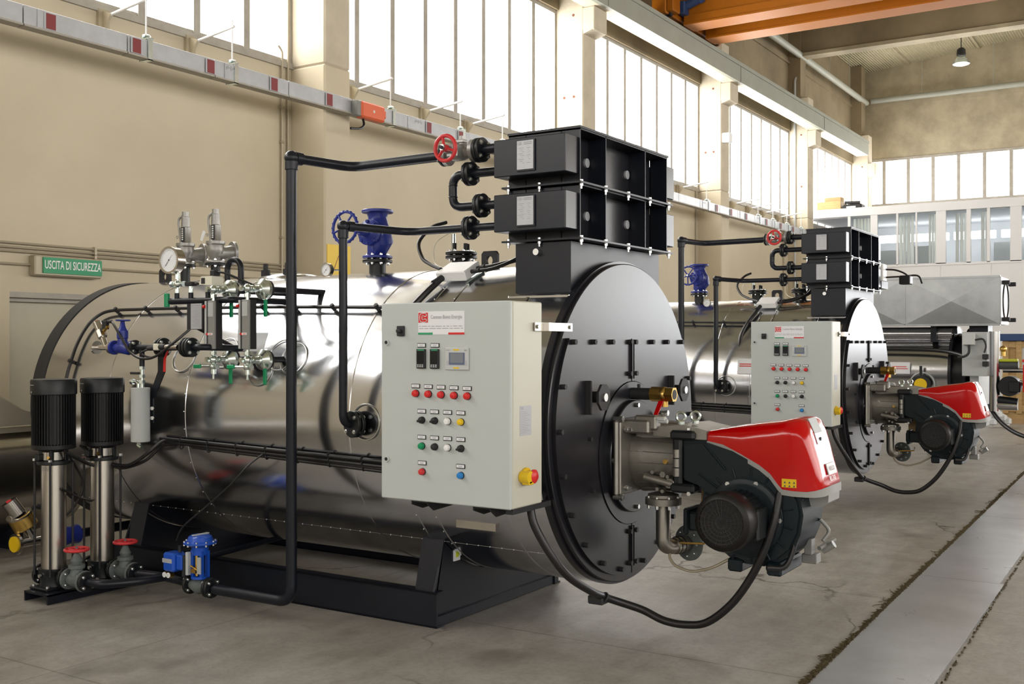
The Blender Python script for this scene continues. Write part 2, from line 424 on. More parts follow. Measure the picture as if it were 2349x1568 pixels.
# right wall with its own high glazing, back wall
b = MB('wall_cream').box((XB, YR-.3, 0), (XF, YR, 2.4)); b.m('concrete').box((XB, YR-.3, 7.06), (XF, YR, 10.3))
struct(b.build('wall_right', smooth=False)); wn += 1
b = MB('frame_grey')
for k in range(71): xx = XB+k*.69; b.box((xx-.035, YR-.1, 2.4), (xx+.035, YR, 7.06))
for k in range(8): b.box((3.1-12+k*6.05, YR-.1, 2.4), (3.1-12+k*6.05+.44, YR+.3, 7.06))
wo = struct(b.build('window_%d' % wn, smooth=False))
MB('window_right').quad((XB, YR-.08, 2.4), (XF, YR-.08, 2.4), (XF, YR-.08, 7.06), (XB, YR-.08, 7.06)).build('window_pane', wo, smooth=False)
b = MB('wall_cream').box((XB-.3, YR, 0), (XB, YL, 4)); b.m('concrete').box((XB-.3, YR, 7), (XB, YL, 11.4)).box((XB-.3, YR, 4), (XB, YR+2, 7)).box((XB-.3, YL-1, 4), (XB, YL, 7))
struct(b.build('wall_back', smooth=False)); wn += 1
b = MB('frame_grey')
for k in range(27): q = YR+2+k*.725; b.box((XB-.1, q-.04, 4), (XB, q+.04, 7))
wo = struct(b.build('window_%d' % wn, smooth=False))
MB('window_back').quad((XB-.08, YR+2, 4), (XB-.08, YL-1, 4), (XB-.08, YL-1, 7), (XB-.08, YR+2, 7)).build('window_pane', wo, smooth=False)
# roof
def rz(y): return ZR+.1*(YL-y) if y > -2 else ZR+.1*(YL+2)-.1*(-2-y)
b = MB('ceiling_sheet')
for y0, y1 in ((YL+.3, -2), (-2, YR-.3)):
    b.prism([(XB-.3, y0, rz(y0)), (XB-.3, y1, rz(y1)), (XB-.3, y1, rz(y1)+.1), (XB-.3, y0, rz(y0)+.1)], (XF-XB+.6, 0, 0))
struct(b.build('ceiling', smooth=False))
for x in PX[:-1]+[-9.0]:
    tn += 1; b = MB('concrete_dark'); x = x+.05
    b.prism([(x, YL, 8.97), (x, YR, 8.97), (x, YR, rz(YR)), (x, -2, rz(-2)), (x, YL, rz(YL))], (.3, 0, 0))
    b.m('concrete').box((x-.05, YR, 8.95), (x+.35, YL-.3, 9.04))
    struct(b.build('trim_%d' % tn, smooth=False))
for y in (7.4, 5.4, 3.4, 1.4, -.6, -4, -8):
    tn += 1; struct(MB('concrete').box((XB, y-.015, rz(y)-.06), (XF, y+.015, rz(y)-.02)).build('trim_%d' % tn, smooth=False))

# crane runway and crane
b = MB('beam_green').box((XB, 8.02, 7.03), (31.9, 8.1, 7.42)).box((XB, 8.0, 7.36), (31.9, 8.36, 7.44)); b.m('concrete_light').box((XB, 8.1, 7.03), (31.9, 8.36, 7.06))
b.m('beam_green').box((XB, 8.14, 7.44), (31.9, 8.2, 7.5))
for x in (3.2, 9.4, 15.5, 21.5, 27.5): b.box((x-.006, 8.01, 7.03), (x+.006, 8.02, 7.42))
tag(b.build('runway_beam', smooth=False), 'long grey green crane runway beam carried by the pillar corbels', 'beam')
t = thing('overhead_crane', 'orange double girder overhead crane spanning the hall near the roof', 'crane', (19.0, 8.1, 7.43))
for x in (18.4, 19.45):
    b = MB('crane_orange').box((x, YR+1, 7.6), (x+.4, 7.9, 8.35)); b.prism([(x, 7.9, 7.6), (x, 8.3, 7.95), (x, 8.3, 8.35), (x, 7.9, 8.35)], (.4, 0, 0))
    b.box((x-.02, YR+1, 7.45), (x+.42, 7.95, 7.61)); b.box((x-.04, YR+1, 7.43), (x+.44, 7.95, 7.46)); b.build('girder', t, smooth=False)
b = MB('crane_orange').box((17.75, 8.03, 7.53), (20.4, 8.31, 7.83), .02); b.m('black_matt').cyl((17.95, 8.0, 7.56), (17.95, 8.28, 7.56), .06).cyl((20.2, 8.0, 7.56), (20.2, 8.28, 7.56), .06); b.build('end_truck', t)
b = MB('blue_dark').cyl((18.33, 7.98, 7.74), (18.33, 7.62, 7.86), .085, seg=20, bev=.01).cyl((18.33, 7.64, 7.85), (18.33, 7.56, 7.88), .095, bev=.01).box((18.2, 7.86, 7.6), (18.44, 8.0, 7.84), .02); b.build('drive_motor', t)
b = MB('crane_orange').box((17.78, 7.9, 7.56), (18.1, 8.03, 7.85), .015); b.m('black_matt').box((17.84, 7.88, 7.83), (17.98, 8.02, 8.02), .01); b.build('buffer_bracket', t)
for y in (7.6,): MB('blue_dark').box((19.0, 7.0, 7.75), (19.3, 7.3, 8.1), .03).build('drive_unit', t)

# heating pipes under the roof
b = MB('pipe_grey').tube([(15.5, 8.6, 9.0), (33.95, 8.6, 9.0)], .085, 16)
for x in (20, 23, 25.6, 28, 30, 32): b.cyl((x, 8.6, 9.05), (x, 8.6, rz(8.6)), .008, seg=6)
tag(b.build('ceiling_pipe'), 'grey pipe hung high along the left wall towards the far corner', 'pipe')
b = MB('pipe_grey').tube([(34.15, 8.5, 9.08), (34.15, YR+1, 9.08)], .085, 16)
for y in (7, 5, 3, 1, -1): b.cyl((34.15, y, 9.1), (34.15, y, rz(y)), .008, seg=6)
tag(b.build('ceiling_pipe'), 'grey pipe hung along the far wall above its row of windows', 'pipe')
t = thing('pendant_lamp', 'round high bay lamp with glass dome hanging under the roof', 'lamp', (31, 5.34, 9.12))
MB('black_matt').cyl((31, 5.34, 9.52), (31, 5.34, rz(5.34)), .012, seg=8).build('rod', t)
MB('black_matt').lathe([(.06, .55), (.11, .5), (.12, .36), (.1, .33)], (31, 5.34, 9.0), seg=20).build('lamp_housing', t)
MB('glass_clear').lathe([(.09, .33), (.17, .22), (.23, .12), (.23, .11), (.16, .22), (.08, .32)], (31, 5.34, 9.0), seg=24, cap=False).build('lamp_dome', t)
MB('lamp_glass').lathe([(0, .1), (.1, .07), (.2, .1), (.22, .125), (.0, .125)], (31, 5.34, 9.0), seg=24, cap=False).build('lamp_lens', t)

# busbar trunking with hangers
t = thing('busbar_trunking', 'grey busbar trunking running along the left wall under the windows', 'busbar', (14, 8.25, 4.22))
x = -6.0; k = 0
while x < 28:
    b = MB('busbar').box((x, 8.2, 4.23), (x+1.02, 8.3, 4.4), .003); b.m('frame_grey').box((x, 8.192, 4.225), (x+1.02, 8.308, 4.242))
    if k % 2: b.m('busbar').box((x+.12, 8.194, 4.235), (x+.3, 8.2, 4.395))
    for q in range(7): b.m('black_matt').box((x+.14+q*.02, 8.1925, 4.33+.01*(q % 3)), (x+.142+q*.02, 8.194, 4.36+.012*(q % 2))) if k % 3 == 1 else None
    b.build('trunking_section', t); x += 1.03; k += 1
for x in (2.9, 3.8, 4.7, 5.573, 6.449, 7.326, 8.192, 9.048, 10.9, 11.6, 20.6, 21.4, 22.3, 23.6, 24.6, 25.5):
    b = MB('label_silver').box((x-.065, 8.189, 4.245), (x+.065, 8.192, 4.385)); b.m('sticker_red').box((x-.045, 8.186, 4.25), (x+.045, 8.1885, 4.38)); b.build('sticker', t)
br0 = None
for x, nm in ((4.6, 'leftmost, outside the frame'), (6.6, 'first from the left, over the exit sign wall'), (7.66, 'second from the left'), (10.2, 'just right of the first pillar'), (11.67, 'second right of the first pillar'), (12.7, 'third right of the first pillar'), (20.2, 'behind the large black economizer'), (23.2, 'right of the pillar with the small white box'), (24.2, 'second past the white box pillar'), (25.2, 'third past the white box pillar'), (26.3, 'nearest the red valve of the far boiler')):
    if br0 is None:
        t = thing('wall_bracket', '', 'bracket', (x, 8.9, 4.7), 'brackets holding the busbar')
        MB('concrete').box((x-.06, 8.86, 4.56), (x+.06, 8.9, 4.8)).prism([(x-.02, 8.86, 4.58), (x-.02, 8.86, 4.78), (x-.02, 8.74, 4.74)], (.03, 0, 0)).build('wall_plate', t)
        MB('white').tube([(x, 8.86, 4.72), (x, 8.22, 4.8)], .016, 10).build('arm', t)
        MB('white').cyl((x, 8.25, 4.4), (x, 8.25, 4.87), .008, seg=8).build('hanger_rod', t)
        b = MB('zinc').box((x-.025, 8.185, 4.215), (x+.025, 8.315, 4.225)).box((x-.025, 8.185, 4.215), (x+.025, 8.195, 4.415)).box((x-.025, 8.305, 4.215), (x+.025, 8.315, 4.415)).box((x-.03, 8.18, 4.41), (x+.03, 8.32, 4.425))
        b.sphere((x, 8.25, 4.445), .035, 10, (1.3, 1.3, .6)); b.build('clamp', t); br0 = t
        t['label'] = 'pale steel busbar bracket, '+nm
    else: dup(br0, (x-4.6, 0, 0), 'pale steel busbar bracket, '+nm)
t = thing('tap_off_box', 'orange red tap-off box clipped onto the busbar with a loose cable', 'box', (9.7, 8.14, 4.17))
MB('orange_red').box((9.48, 8.08, 4.19), (9.9, 8.2, 4.38), .02).box((9.86, 8.09, 4.24), (9.93, 8.19, 4.34), .012).build('housing', t)
MB('grey_plastic').box((9.42, 8.1, 4.2), (9.5, 8.2, 4.38), .01).build('end_cap', t)
MB('ivory').box((9.675, 8.078, 4.27), (9.705, 8.0805, 4.3)).build('sticker', t)
MB('rubber').tube([(9.55, 8.13, 4.18), (9.54, 8.1, 4.1), (9.46, 8.1, 4.05), (9.3, 8.1, 4.03)], .014, 8, fil=.05).build('cable', t)

# conduits on the cream wall
for z, lb in ((2.484, 'topmost'), (2.445, 'middle'), (2.41, 'lowest')):
    b = MB('conduit').tube([(0, 8.87, z), (9.06, 8.87, z)], .011, 8)
    for x in (1, 3, 5, 6.5, 8): b.box((x-.012, 8.85, z-.02), (x+.012, 8.89, z+.02))
    tag(b.build('wall_conduit'), 'thin beige horizontal conduit on the left wall, %s of the three above the exit sign' % lb, 'conduit')
tag(MB('conduit').tube([(0, 8.87, 2.292), (5.83, 8.87, 2.297)], .011, 8).tube([(6.5, 8.87, 2.3), (8.95, 8.87, 2.31)], .011, 8).build('wall_conduit'), 'thin conduit running into both ends of the green exit sign', 'conduit')
b = MB('conduit').tube([(8.995, 8.87, 0), (8.995, 8.87, 4.95), (8.93, 8.87, 5.0)], .014, 8, fil=.04)
for z in (1.5, 2.8, 3.9, 4.3): b.box((8.975, 8.85, z-.012), (9.015, 8.9, z+.012))
tag(b.build('wall_conduit'), 'vertical brownish conduit left of the first pillar, the one bent over at the sill', 'conduit')
b = MB('conduit').tube([(9.09, 8.87, 0), (9.09, 8.87, 6.9)], .014, 8)
tag(b.build('wall_conduit'), 'vertical brownish conduit tight against the first pillar', 'conduit')
for px_, lb in ((15.2, 'second'), (21.2, 'third'), (26.9, 'fourth')):
    tag(MB('conduit').tube([(px_-.05, 8.87, 0), (px_-.05, 8.87, 4.8)], .013, 8).tube([(px_, 8.87, 0), (px_, 8.87, 4.9)], .013, 8).build('wall_conduit'), 'pair of vertical conduits beside the %s pillar' % lb, 'conduit')
tag(MB('light_grey').tube([(27.29, 8.72, 0), (27.29, 8.72, 8.4), (27.4, 8.62, 8.5)], .03, 8, fil=.1).build('wall_conduit'), 'pale duct rising on the side of the fourth pillar to the roof', 'conduit')
# exit sign
t = thing('exit_sign', 'green and white emergency exit sign box reading USCITA DI SICUREZZA on the wall', 'sign', (6.18, 8.86, 2.2))
MB('conduit').box((5.83, 8.8, 2.2), (6.53, 8.9, 2.385), .012).build('sign_box', t)
b = MB('green').box((5.905, 8.787, 2.225), (6.52, 8.8, 2.37)); b.text('USCITA DI SICUREZZA', (6.212, 8.786, 2.3), (1, 0, 0), (0, 0, 1), .108, m='white', bold=.012, sx=.54)
b.build('sign_face', t)
t = thing('wall_notice', 'yellow notice sheet on the first pillar behind the blue steam valve', 'notice', (9.4, 8.36, 2.3))
b = MB('yellow').box((9.2, 8.364, 2.3), (9.6, 8.371, 2.72)); b.m('sticker_red').prism([(9.25, 8.363, 2.32), (9.26, 8.363, 2.32), (9.4, 8.363, 2.6), (9.39, 8.363, 2.6)], (0, .001, 0)).prism([(9.55, 8.363, 2.32), (9.54, 8.363, 2.32), (9.4, 8.363, 2.6), (9.41, 8.363, 2.6)], (0, .001, 0)); b.build('notice_board', t)
tag(MB('white').box((21.33, 8.2, 5.78), (21.5, 8.372, 5.98), .01).build('junction_box'), 'small white box on the front edge of the third pillar', 'box')
tag(MB('blue_dark').cyl((23.5, 8.86, 2.3), (23.5, 8.9, 2.3), .14).build('round_sign'), 'small round blue sign on the wall behind the second boiler', 'sign')

# office built into the far end
t = thing('office_partition', 'white two storey office partition with glazed upper floor at the far end', 'office', (29, 5, 0))
b = MB('office_white').box((29, .8, 0), (29.06, YL, 3.6)).box((28.97, .8, 4.95), (29.1, YL, 5.17)); b.box((29, .8, 5.11), (34.3, YL, 5.17)).box((28.985, .8, 3.56), (29.07, YL, 3.62))
b.box((29, 7.85, 3.6), (29.06, YL, 4.6))
b.box((29, .8, 0), (34.3, .86, 5.17))
for y in (1.9, 3.1, 4.3, 5.5, 6.7, 7.9): b.box((28.992, y-.006, .1), (29, y+.006, 3.56))
b.build('wall_panel', t, smooth=False)
b = MB('office_white')
for y0, y1 in ((7.83, 7.76), (7.237, 7.058), (6.58, 6.53), (6.1, 6.06), (5.6, 5.36), (4.87, 4.768), (4.39, 4.32), (3.86, 3.6), (3.1, 3.05), (2.5, 2.45), (1.9, 1.7), (.9, .8)): b.box((28.985, y1, 3.6), (29.07, y0, 4.96))
b.build('window_frame', t, smooth=False)
MB('glass').box((29.02, .9, 3.6), (29.03, 7.8, 4.96)).build('glazing', t, smooth=False)
b = MB('office_ceiling').box((29.1, .9, 4.93), (33.5, YL, 4.95)); b.box((32.4, .9, 3.4), (32.45, YL, 4.95)); b.box((29.1, .9, 3.4), (33.5, YL, 3.44)); b.build('upper_room', t, smooth=False)
for y in (7.5, 6.3, 5.1, 3.9, 2.6): MB('reflection_glow').box((31.4, y-.55, 4.42), (31.6, y+.5, 4.62)).build('reflection_strip', t, smooth=False)  # added glowing strips, standing in for window reflections on the office glass
def curtain(y0, y1, x, n):
    q = MB('curtain')
    for k in range(n):
        a0 = y0+(y1-y0)*k/n; q.box((x+.02*(k % 2), a0, 3.5), (x+.03+.02*(k % 2), a0+abs(y1-y0)/n*.8, 4.9), .008)
    return q
curtain(7.3, 7.75, 29.2, 5).build('blind', t); curtain(6.2, 6.6, 29.3, 4).build('blind', t); curtain(5.65, 5.85, 29.3, 3).build('blind', t); curtain(4.9, 5.2, 29.3, 3).build('blind', t); curtain(4.4, 4.6, 29.3, 2).build('blind', t)
MB('light_grey').box((30.5, 5.8, 3.45), (31.2, 6.5, 4.2)).box((31.5, 3.9, 3.45), (32.2, 4.6, 4.3)).box((31.5, 7, 3.45), (32.2, 7.6, 4.2)).build('furniture', t)
tag(MB('wood').box((29.3, 8.1, 5.185), (29.9, 8.75, 5.42), .01).build('wooden_box'), 'low wooden box on top of the office roof', 'box')
tag(MB('cardboard').box((29.5, 8.15, 5.423), (29.8, 8.6, 5.56), .01).build('cardboard_box'), 'tan box lying on the wooden box on the office roof', 'box')
b = MB('black_matt').box((29.3, 7.55, 5.185), (29.7, 8.05, 5.32), .03).cyl((29.35, 7.6, 5.35), (29.35, 8.0, 5.37), .04); b.m('white').box((29.28, 7.7, 5.21), (29.6, 7.95, 5.26), .01)
tag(b.build('scrap_pile'), 'dark bundle of scrap parts beside the boxes on the office roof', 'scrap')
b = MB('wood').box((29.25, 7.4, 5.172), (29.95, 8.85, 5.182)); tag(b.build('board'), 'thin wooden board under the boxes on the office roof', 'board')

# steel cover plates over the floor trench and the debris along its edge
def ly(x): return 1.526+.0232*(x-4.98)
xs = [-1.0, 1.9, 4.85, 7.69, 10.6, 13.5, 16.4, 19.3, 22.2, 25.1, 28.0]
place = ['behind the photographer', 'outside the picture', 'nearest, at the bottom edge', 'second from the bottom edge', 'third, beyond the second joint', 'fourth', 'fifth', 'sixth', 'seventh', 'eighth, farthest']
for k in range(len(xs)-1):
    x0, x1 = xs[k]+.004, xs[k+1]-.004
    if x1 < 3: continue
    b = MB('plate_steel').prism([(x0, ly(x0)-.5, .001), (x1, ly(x1)-.53, .001), (x1, ly(x1), .001), (x0, ly(x0), .001)], (0, 0, .006))
    tag(b.build('steel_cover_plate', smooth=False), 'grey steel floor plate over the trench, %s' % place[k], 'floor plate', 'trench cover plates')
b = MB('weeds'); random.seed(3)
def tuft(x, y, s):
    a = random.uniform(-.5, .5)+PI/2*.9; l = s*random.uniform(.4, 1); h = random.uniform(.002, .012)
    dx, dy = math.sin(a)*0+random.uniform(-.6, 1)*l, l*math.cos(random.uniform(-.6, .6)); wd = .0035
    b.add([(x-wd, y, .001), (x+wd, y, .001), (x+dx, y+dy, h), (x+dx*.5, y+dy*.5, h+.006)], [(0, 1, 2), (0, 3, 2), (0, 1, 3), (1, 2, 3)])
for k in range(5200):
    x = 4.6+(random.random()**1.6)*11; dens = .5+.5*math.sin(x*5)*math.sin(x*2.3+1)
    if random.random() > dens+.25: continue
    tuft(x, ly(x)-.01+random.uniform(0, .02), random.uniform(.008, .045)*(1+.4*dens))
for cx_ in (5.55, 6.75, 7.1, 8.6, 10.9, 11.6, 12.6):
    for q in range(3):
        x = cx_+random.uniform(-.1, .1); y = ly(x); pts = []
        ang = random.uniform(.5, 2.2)
        for z in range(8): pts.append((x, y, .005)); x += .03*math.cos(ang); y += .014*abs(math.sin(ang))+.001; ang += random.uniform(-.9, .9)
        b.tube(pts, .0022, 5)
for k in range(500):
    x = 4.6+random.random()*10; b.box((x, ly(x)-.535, .001), (x+.02, ly(x)-.525-random.random()*.02, .006))
tag(b.build('trench_debris', smooth=False), 'brown dry debris and dirt lying along the edges of the steel floor plates', 'debris', kind='stuff')

# ================================================================== THE STEAM BOILER
BX, BY, BZ = 5.556, 2.75, 1.142
PAIR = []                                     # things repeated on the second boiler
def pair(o, label2): PAIR.append((o, label2)); return o
OFF = (5.85, .14, 0)
def rpt(r, ang, y): return (BX+r*math.cos(R(ang)), y, BZ+r*math.sin(R(ang)))
t = thing('steam_boiler', 'large horizontal steam boiler with polished cladding, nearest the camera', 'boiler', (BX, BY+2, 0), 'steam boilers')
RS = .915
b = MB('clad'); pr = [(RS, 0)]
b.lathe([(RS, 0), (RS, 4.12)], (BX, 2.8, BZ), (0, 1, 0), 128, cap=False)
for y in (3.05, 3.54, 3.68, 4.05, 5.42, 6.2): b.lathe([(RS, 0), (RS+.0035, .004), (RS+.0035, .02), (RS, .024)], (BX, y, BZ), (0, 1, 0), 128, cap=False)
b.m('bolt')
for k in range(52): b.sphere(rpt(RS, 227.5, 2.9+k*.078), .0042, 6)
for yy in (3.55, 3.69, 5.43):
    for a in range(95, 232, 7): b.sphere(rpt(RS+.004, a, yy+.002), .004, 6)
b.m('clad').box(rpt(RS+.001, 227.5, 2.85), tuple(Vector(rpt(RS+.001, 227.5, 6.9))+Vector((.004, 0, .004))))
b.build('shell', t, 'polished metal cladding drum', ang=40)
b = MB('black_matt').lathe([(RS-.01, 0), (RS+.006, .01), (RS+.008, .13), (RS-.03, .17), (RS-.1, .2), (.5, .23), (0, .24)], (BX, 6.92, BZ), (0, 1, 0), 96)
b.build('rear_end', t)
b = MB('plate_black').lathe([(RS+.004, 0), (RS+.004, .035)], (BX, 2.775, BZ), (0, 1, 0), 128)
b.lathe([(.900, 0), (.905, .004), (.905, .03)], (BX, 2.748, BZ), (0, 1, 0), 128)
b.build('front_plate', t)
def disc_part(r0, zlo, zhi, xlo, xhi, hole, hz, y0, y1, m, c=(BX, BZ), n=64):
    """flat plate cut from a disc, bounded above at zhi, at one side of x, with a round opening"""
    pts = []
    for k in range(n+1):
        a = -PI/2+PI*k/n if xhi > xlo and xlo >= BX-.01 else PI*1.5-PI*k/n
        x, z = c[0]+r0*math.cos(a), c[1]+r0*math.sin(a)
        if z > zhi:
            continue
        pts.append((x, z))
    sgn = 1 if xlo >= BX-.01 else -1; xe = BX+sgn*.006
    zt = zhi; xr = c[0]+sgn*math.sqrt(r0*r0-(zhi-c[1])**2)
    pts = [(xe, c[1]-math.sqrt(r0*r0-.00004))]+pts[1:]+[(xr, zt), (xe, zt)]
    arc = []
    for k in range(25):
        a = PI/2-PI*k/24; arc.append((c[0]+sgn*max(.006, hole*math.cos(a)), hz+hole*math.sin(a)))
    pts += arc
    b = MB(m).prism([(x, y0, z) for x, z in pts], (0, y1-y0, 0))
    return b
for sgn in (-1, 1):
    b = disc_part(.865, 0, 1.62, BX if sgn > 0 else BX-1, BX+1 if sgn > 0 else BX-.02, .41, .968, 2.726, 2.747, 'plate_black')
    b.m('black_matt')
    for x in (.03, .26, .47, .69): b.bolt((BX+sgn*x, 2.726, 1.6), (0, -1, 0), .016, .022)
    for a in (16, 0, -16, -32, -48, -64, -80): b.bolt((BX+sgn*.83*math.cos(R(a)), 2.726, BZ+.83*math.sin(R(a))), (0, -1, 0), .015, .022)
    for z in (1.42, .52, .34): b.bolt((BX+sgn*.035, 2.726, z), (0, -1, 0), .015, .022)
    for x, z in ((.5, 1.08), (.47, .8)): b.bolt((BX+sgn*x, 2.726, z), (0, -1, 0), .012, .012)
    b.m('plate_black').box((BX+sgn*.008, 2.712, 1.39), (BX+sgn*.016, 2.73, 1.615)).box((BX+sgn*.008, 2.712, .32), (BX+sgn*.016, 2.73, .55))
    d = b.build('smokebox_door', t)
    h = MB('black_matt')
    cx_ = BX-.47 if sgn < 0 else BX+.595
    h.prism([(cx_+math.cos(R(22.5+45*k))*.07, 2.655, 1.305+math.sin(R(22.5+45*k))*.075) for k in range(8)], (0, .014, 0)); h.cyl((cx_, 2.66, 1.305), (cx_, 2.73, 1.305), .03, seg=16).box((cx_-.082, 2.69, 1.215), (cx_-.07, 2.73, 1.395), .004)
    h.m('bolt').cyl((cx_, 2.645, 1.305), (cx_, 2.66, 1.305), .022, seg=16); h.build('door_clamp', d)
b = MB('plate_black').lathe([(.405, 0), (.405, .02)], (BX, 2.72, .968), (0, 1, 0), 64).lathe([(.315, 0), (.32, .004), (.32, .03)], (BX, 2.695, .95), (0, 1, 0), 64)
for a in (90, 45, 0, -45, -90, -135, 180, 135): b.m('bolt').bolt((BX+.29*math.cos(R(a)), 2.695, .95+.29*math.sin(R(a))), (0, -1, 0), .014, .016)
b.build('burner_plate', t)
# skid and saddles
for x in (4.82, 6.13):
    b = MB('black').box((x, 3.57, .0), (x+.012, 6.4, .2)); sg = 1
    b.box((x, 3.57, .188), (x+.07, 6.4, .2)).box((x, 3.57, 0), (x+.07, 6.4, .012)); b.build('skid_beam', t, smooth=False)
def saddle(y):
    r = RS+.004; pts = [(4.9, .04), (6.13, .04)]; a1 = 228
    top = [(BX+r*math.cos(R(a)), BZ+r*math.sin(R(a))) for a in range(312, 227, -3)]
    return MB('black').prism([(x, y, z) for x, z in [(4.84, .19), (4.84, .04), (6.2, .04), (6.2, .19)]+top], (0, .014, 0))
for y0, s in ((3.6, 1), (6.28, -1)):
    b = saddle(y0); b.box((4.84, y0-.02, 0), (6.2, y0+.03, .062), .004)
    for q in (-1, 1):
        xb, xt = BX+q*.70, BX+q*.612
        b.prism([(xb, y0, .13), (xb+q*.012, y0, .13), (xt+q*.012, y0, .49), (xt, y0, .49)], (0, s*.15, 0))
    b.build('saddle', t, smooth=False)
b = MB('paper').box((5.02, 3.592, .34), (5.08, 3.5995, .41)); b.m('yellow_green').box((5.035, 3.5905, .36), (5.065, 3.592, .39)); b.build('earth_label', t)
for y in (6.72, 3.7):
    b = MB('black_matt'); n = 20; oy, oz = y, 2.105
    outer = [(y-.06, 2.04), (y+.06, 2.04), (y+.055, 2.16), (y-.055, 2.16)]
    ring = []; inn = []
    for k in range(n):
        a = 2*PI*k/n+.01; dy, dz = math.cos(a), math.sin(a); tt = min((.058/abs(dy)) if abs(dy) > 1e-6 else 9, (.06/abs(dz)) if abs(dz) > 1e-6 else 9)
        ring.append((oy+dy*tt, oz+dz*tt)); inn.append((oy+dy*.025, oz+dz*.03))
    vs = [(BX-.3+sx, p, q) for sx in (0, .025) for p, q in ring+inn]; vs = [(v[0]+.3-.012, v[1], v[2]) for v in vs]; fs = []
    for k in range(n):
        k2 = (k+1) % n
        fs += [(k, k2, n+k2, n+k), (2*n+k, 3*n+k, 3*n+k2, 2*n+k2), (k, 2*n+k, 2*n+k2, k2), (n+k, n+k2, 3*n+k2, 3*n+k)]
    b.add(vs, fs); b.build('lifting_lug', t, smooth=False)
# man hole bump with two bolts
b = MB('clad').sphere((BX, 5.4, 2.04), .25, 24, (.8, 1, .2)); b.m('black_matt')
for y in (5.52, 5.31): b.cyl((BX-.12, y, 2.06), (BX-.12, y, 2.105), .032).cyl((BX-.12, y, 2.105), (BX-.12, y, 2.15), .018, seg=6)
b.build('manhole_cover', t)
for y, z in ((5.516, 1.50), (5.145, 1.53), (4.803, 1.43), (4.55, 1.50), (3.93, 1.15), (4.66, 1.52)):
    a = 180-math.degrees(math.asin((z-BZ)/RS)); c_ = rpt(RS+.004, a, y); MB('bolt').torus(c_, (math.cos(R(a)), 0, math.sin(R(a))), .1, .005, 36, 6).build('nozzle_collar', t)
MB('steel').box((4.63, 3.05, .62), (4.665, 3.3, .66)).build('cladding_patch', t)
b = MB('plastic_clear').box((4.645, 4.72, 1.54), (4.65, 4.9, 1.66), rot=Matrix.Rotation(R(22), 3, 'Y')); b.build('data_sheet', t)
pair(t, 'horizontal steam boiler with polished cladding, second from the camera')

# economizer on its flue
t = thing('economizer', 'black two module economizer box on a square flue, nearest the camera', 'economizer', (BX, 2.99, 1.85), 'economizers')
b = MB('black').box((5.0, 2.812, 1.62), (6.112, 3.161, 2.14)); b.m('clad').box((4.965, 2.802, 1.5), (6.147, 3.19, 1.855), .004); b.m('bolt').cyl((4.975, 3.018, 2.089), (5.0, 3.018, 2.089), .018)
b.build('flue', t)
for z0 in (2.15, 2.447):
    z1 = z0+.293; b = MB('plate_black').box((5.02, 2.87, z0+.01), (6.1, 3.1, z1-.006))
    b.m('black')
    for x in (5.005, 5.3, 5.805, 6.112):
        b.box((x, 2.76, z0), (x+.008, 2.875, z1)); b.box((x, 3.095, z0), (x+.008, 3.21, z1))
    b.box((5.005, 2.76, z1-.008), (6.12, 3.21, z1)).box((5.005, 2.87, z0), (5.02, 3.1, z1))
    b.box((4.97, 2.735, z0-.004), (6.155, 3.235, z0+.006))
    if z0 > 2.3: b.box((5.0, 2.755, z1), (6.13, 3.215, z1+.012))
    b.m('label_silver'); 
    for x in (5.27, 5.77): b.cyl((x, 2.858, z0+.15), (x, 2.87, z0+.15), .026, seg=20)
    b.m('bolt')
    for x in (5.0, 5.28, 5.56, 5.85, 6.12): b.bolt((x, 2.75, z0+.006), (0, 0, 1), .011, .01).bolt((x, 2.75, z0-.004), (0, 0, -1), .011, .014, .015)
    for y in (3.0, 3.2): b.bolt((4.985, y, z0+.006), (0, 0, 1), .011, .01).bolt((4.985, y, z0-.004), (0, 0, -1), .011, .014, .015)
    b.build('module_casing', t, smooth=False)
    zh0, zh1 = z0+.046, z0+.247
    for x0, x1 in ((4.87, 5.006), (6.12, 6.25)):
        b = MB('black').box((x0, 2.775, zh0), (x1, 3.221, zh1), .004); b.m('plate_black').box((x0+.004, 2.771, zh0+.004), (x1-.004, 2.776, zh1-.004)); hb = b.build('header_box', t)
        if x0 < 5:
            b = MB('black').box((4.862, 2.955, zh0+.02), (4.87, 3.07, zh1-.014)); b.m('label_silver').box((4.858, 2.962, zh0+.028), (4.862, 3.064, zh1-.02)); b.m('ink_soft')
            b.text('CE', (4.8575, 3.047, zh1-.035), (0, -1, 0), (0, 0, 1), .02, m='ink_soft')
            b.box((4.8572, 2.972, zh1-.032), (4.8578, 3.02, zh1-.028)).box((4.8572, 2.972, zh1-.04), (4.8578, 3.02, zh1-.037))
            for k in range(9): b.box((4.8573, 3.055-.012*(k % 3), zh1-.06-k*.01), (4.858, 3.02+.008*(k % 2), zh1-.058-k*.01)); b.box((4.8573, 3.0-.004*(k % 4), zh1-.06-k*.01), (4.858, 2.98+.01*(k % 2), zh1-.058-k*.01))
            b.build('nameplate', hb, 'silver plate stamped CE')
pair(t, 'black two module economizer box on a square flue, second from the camera')

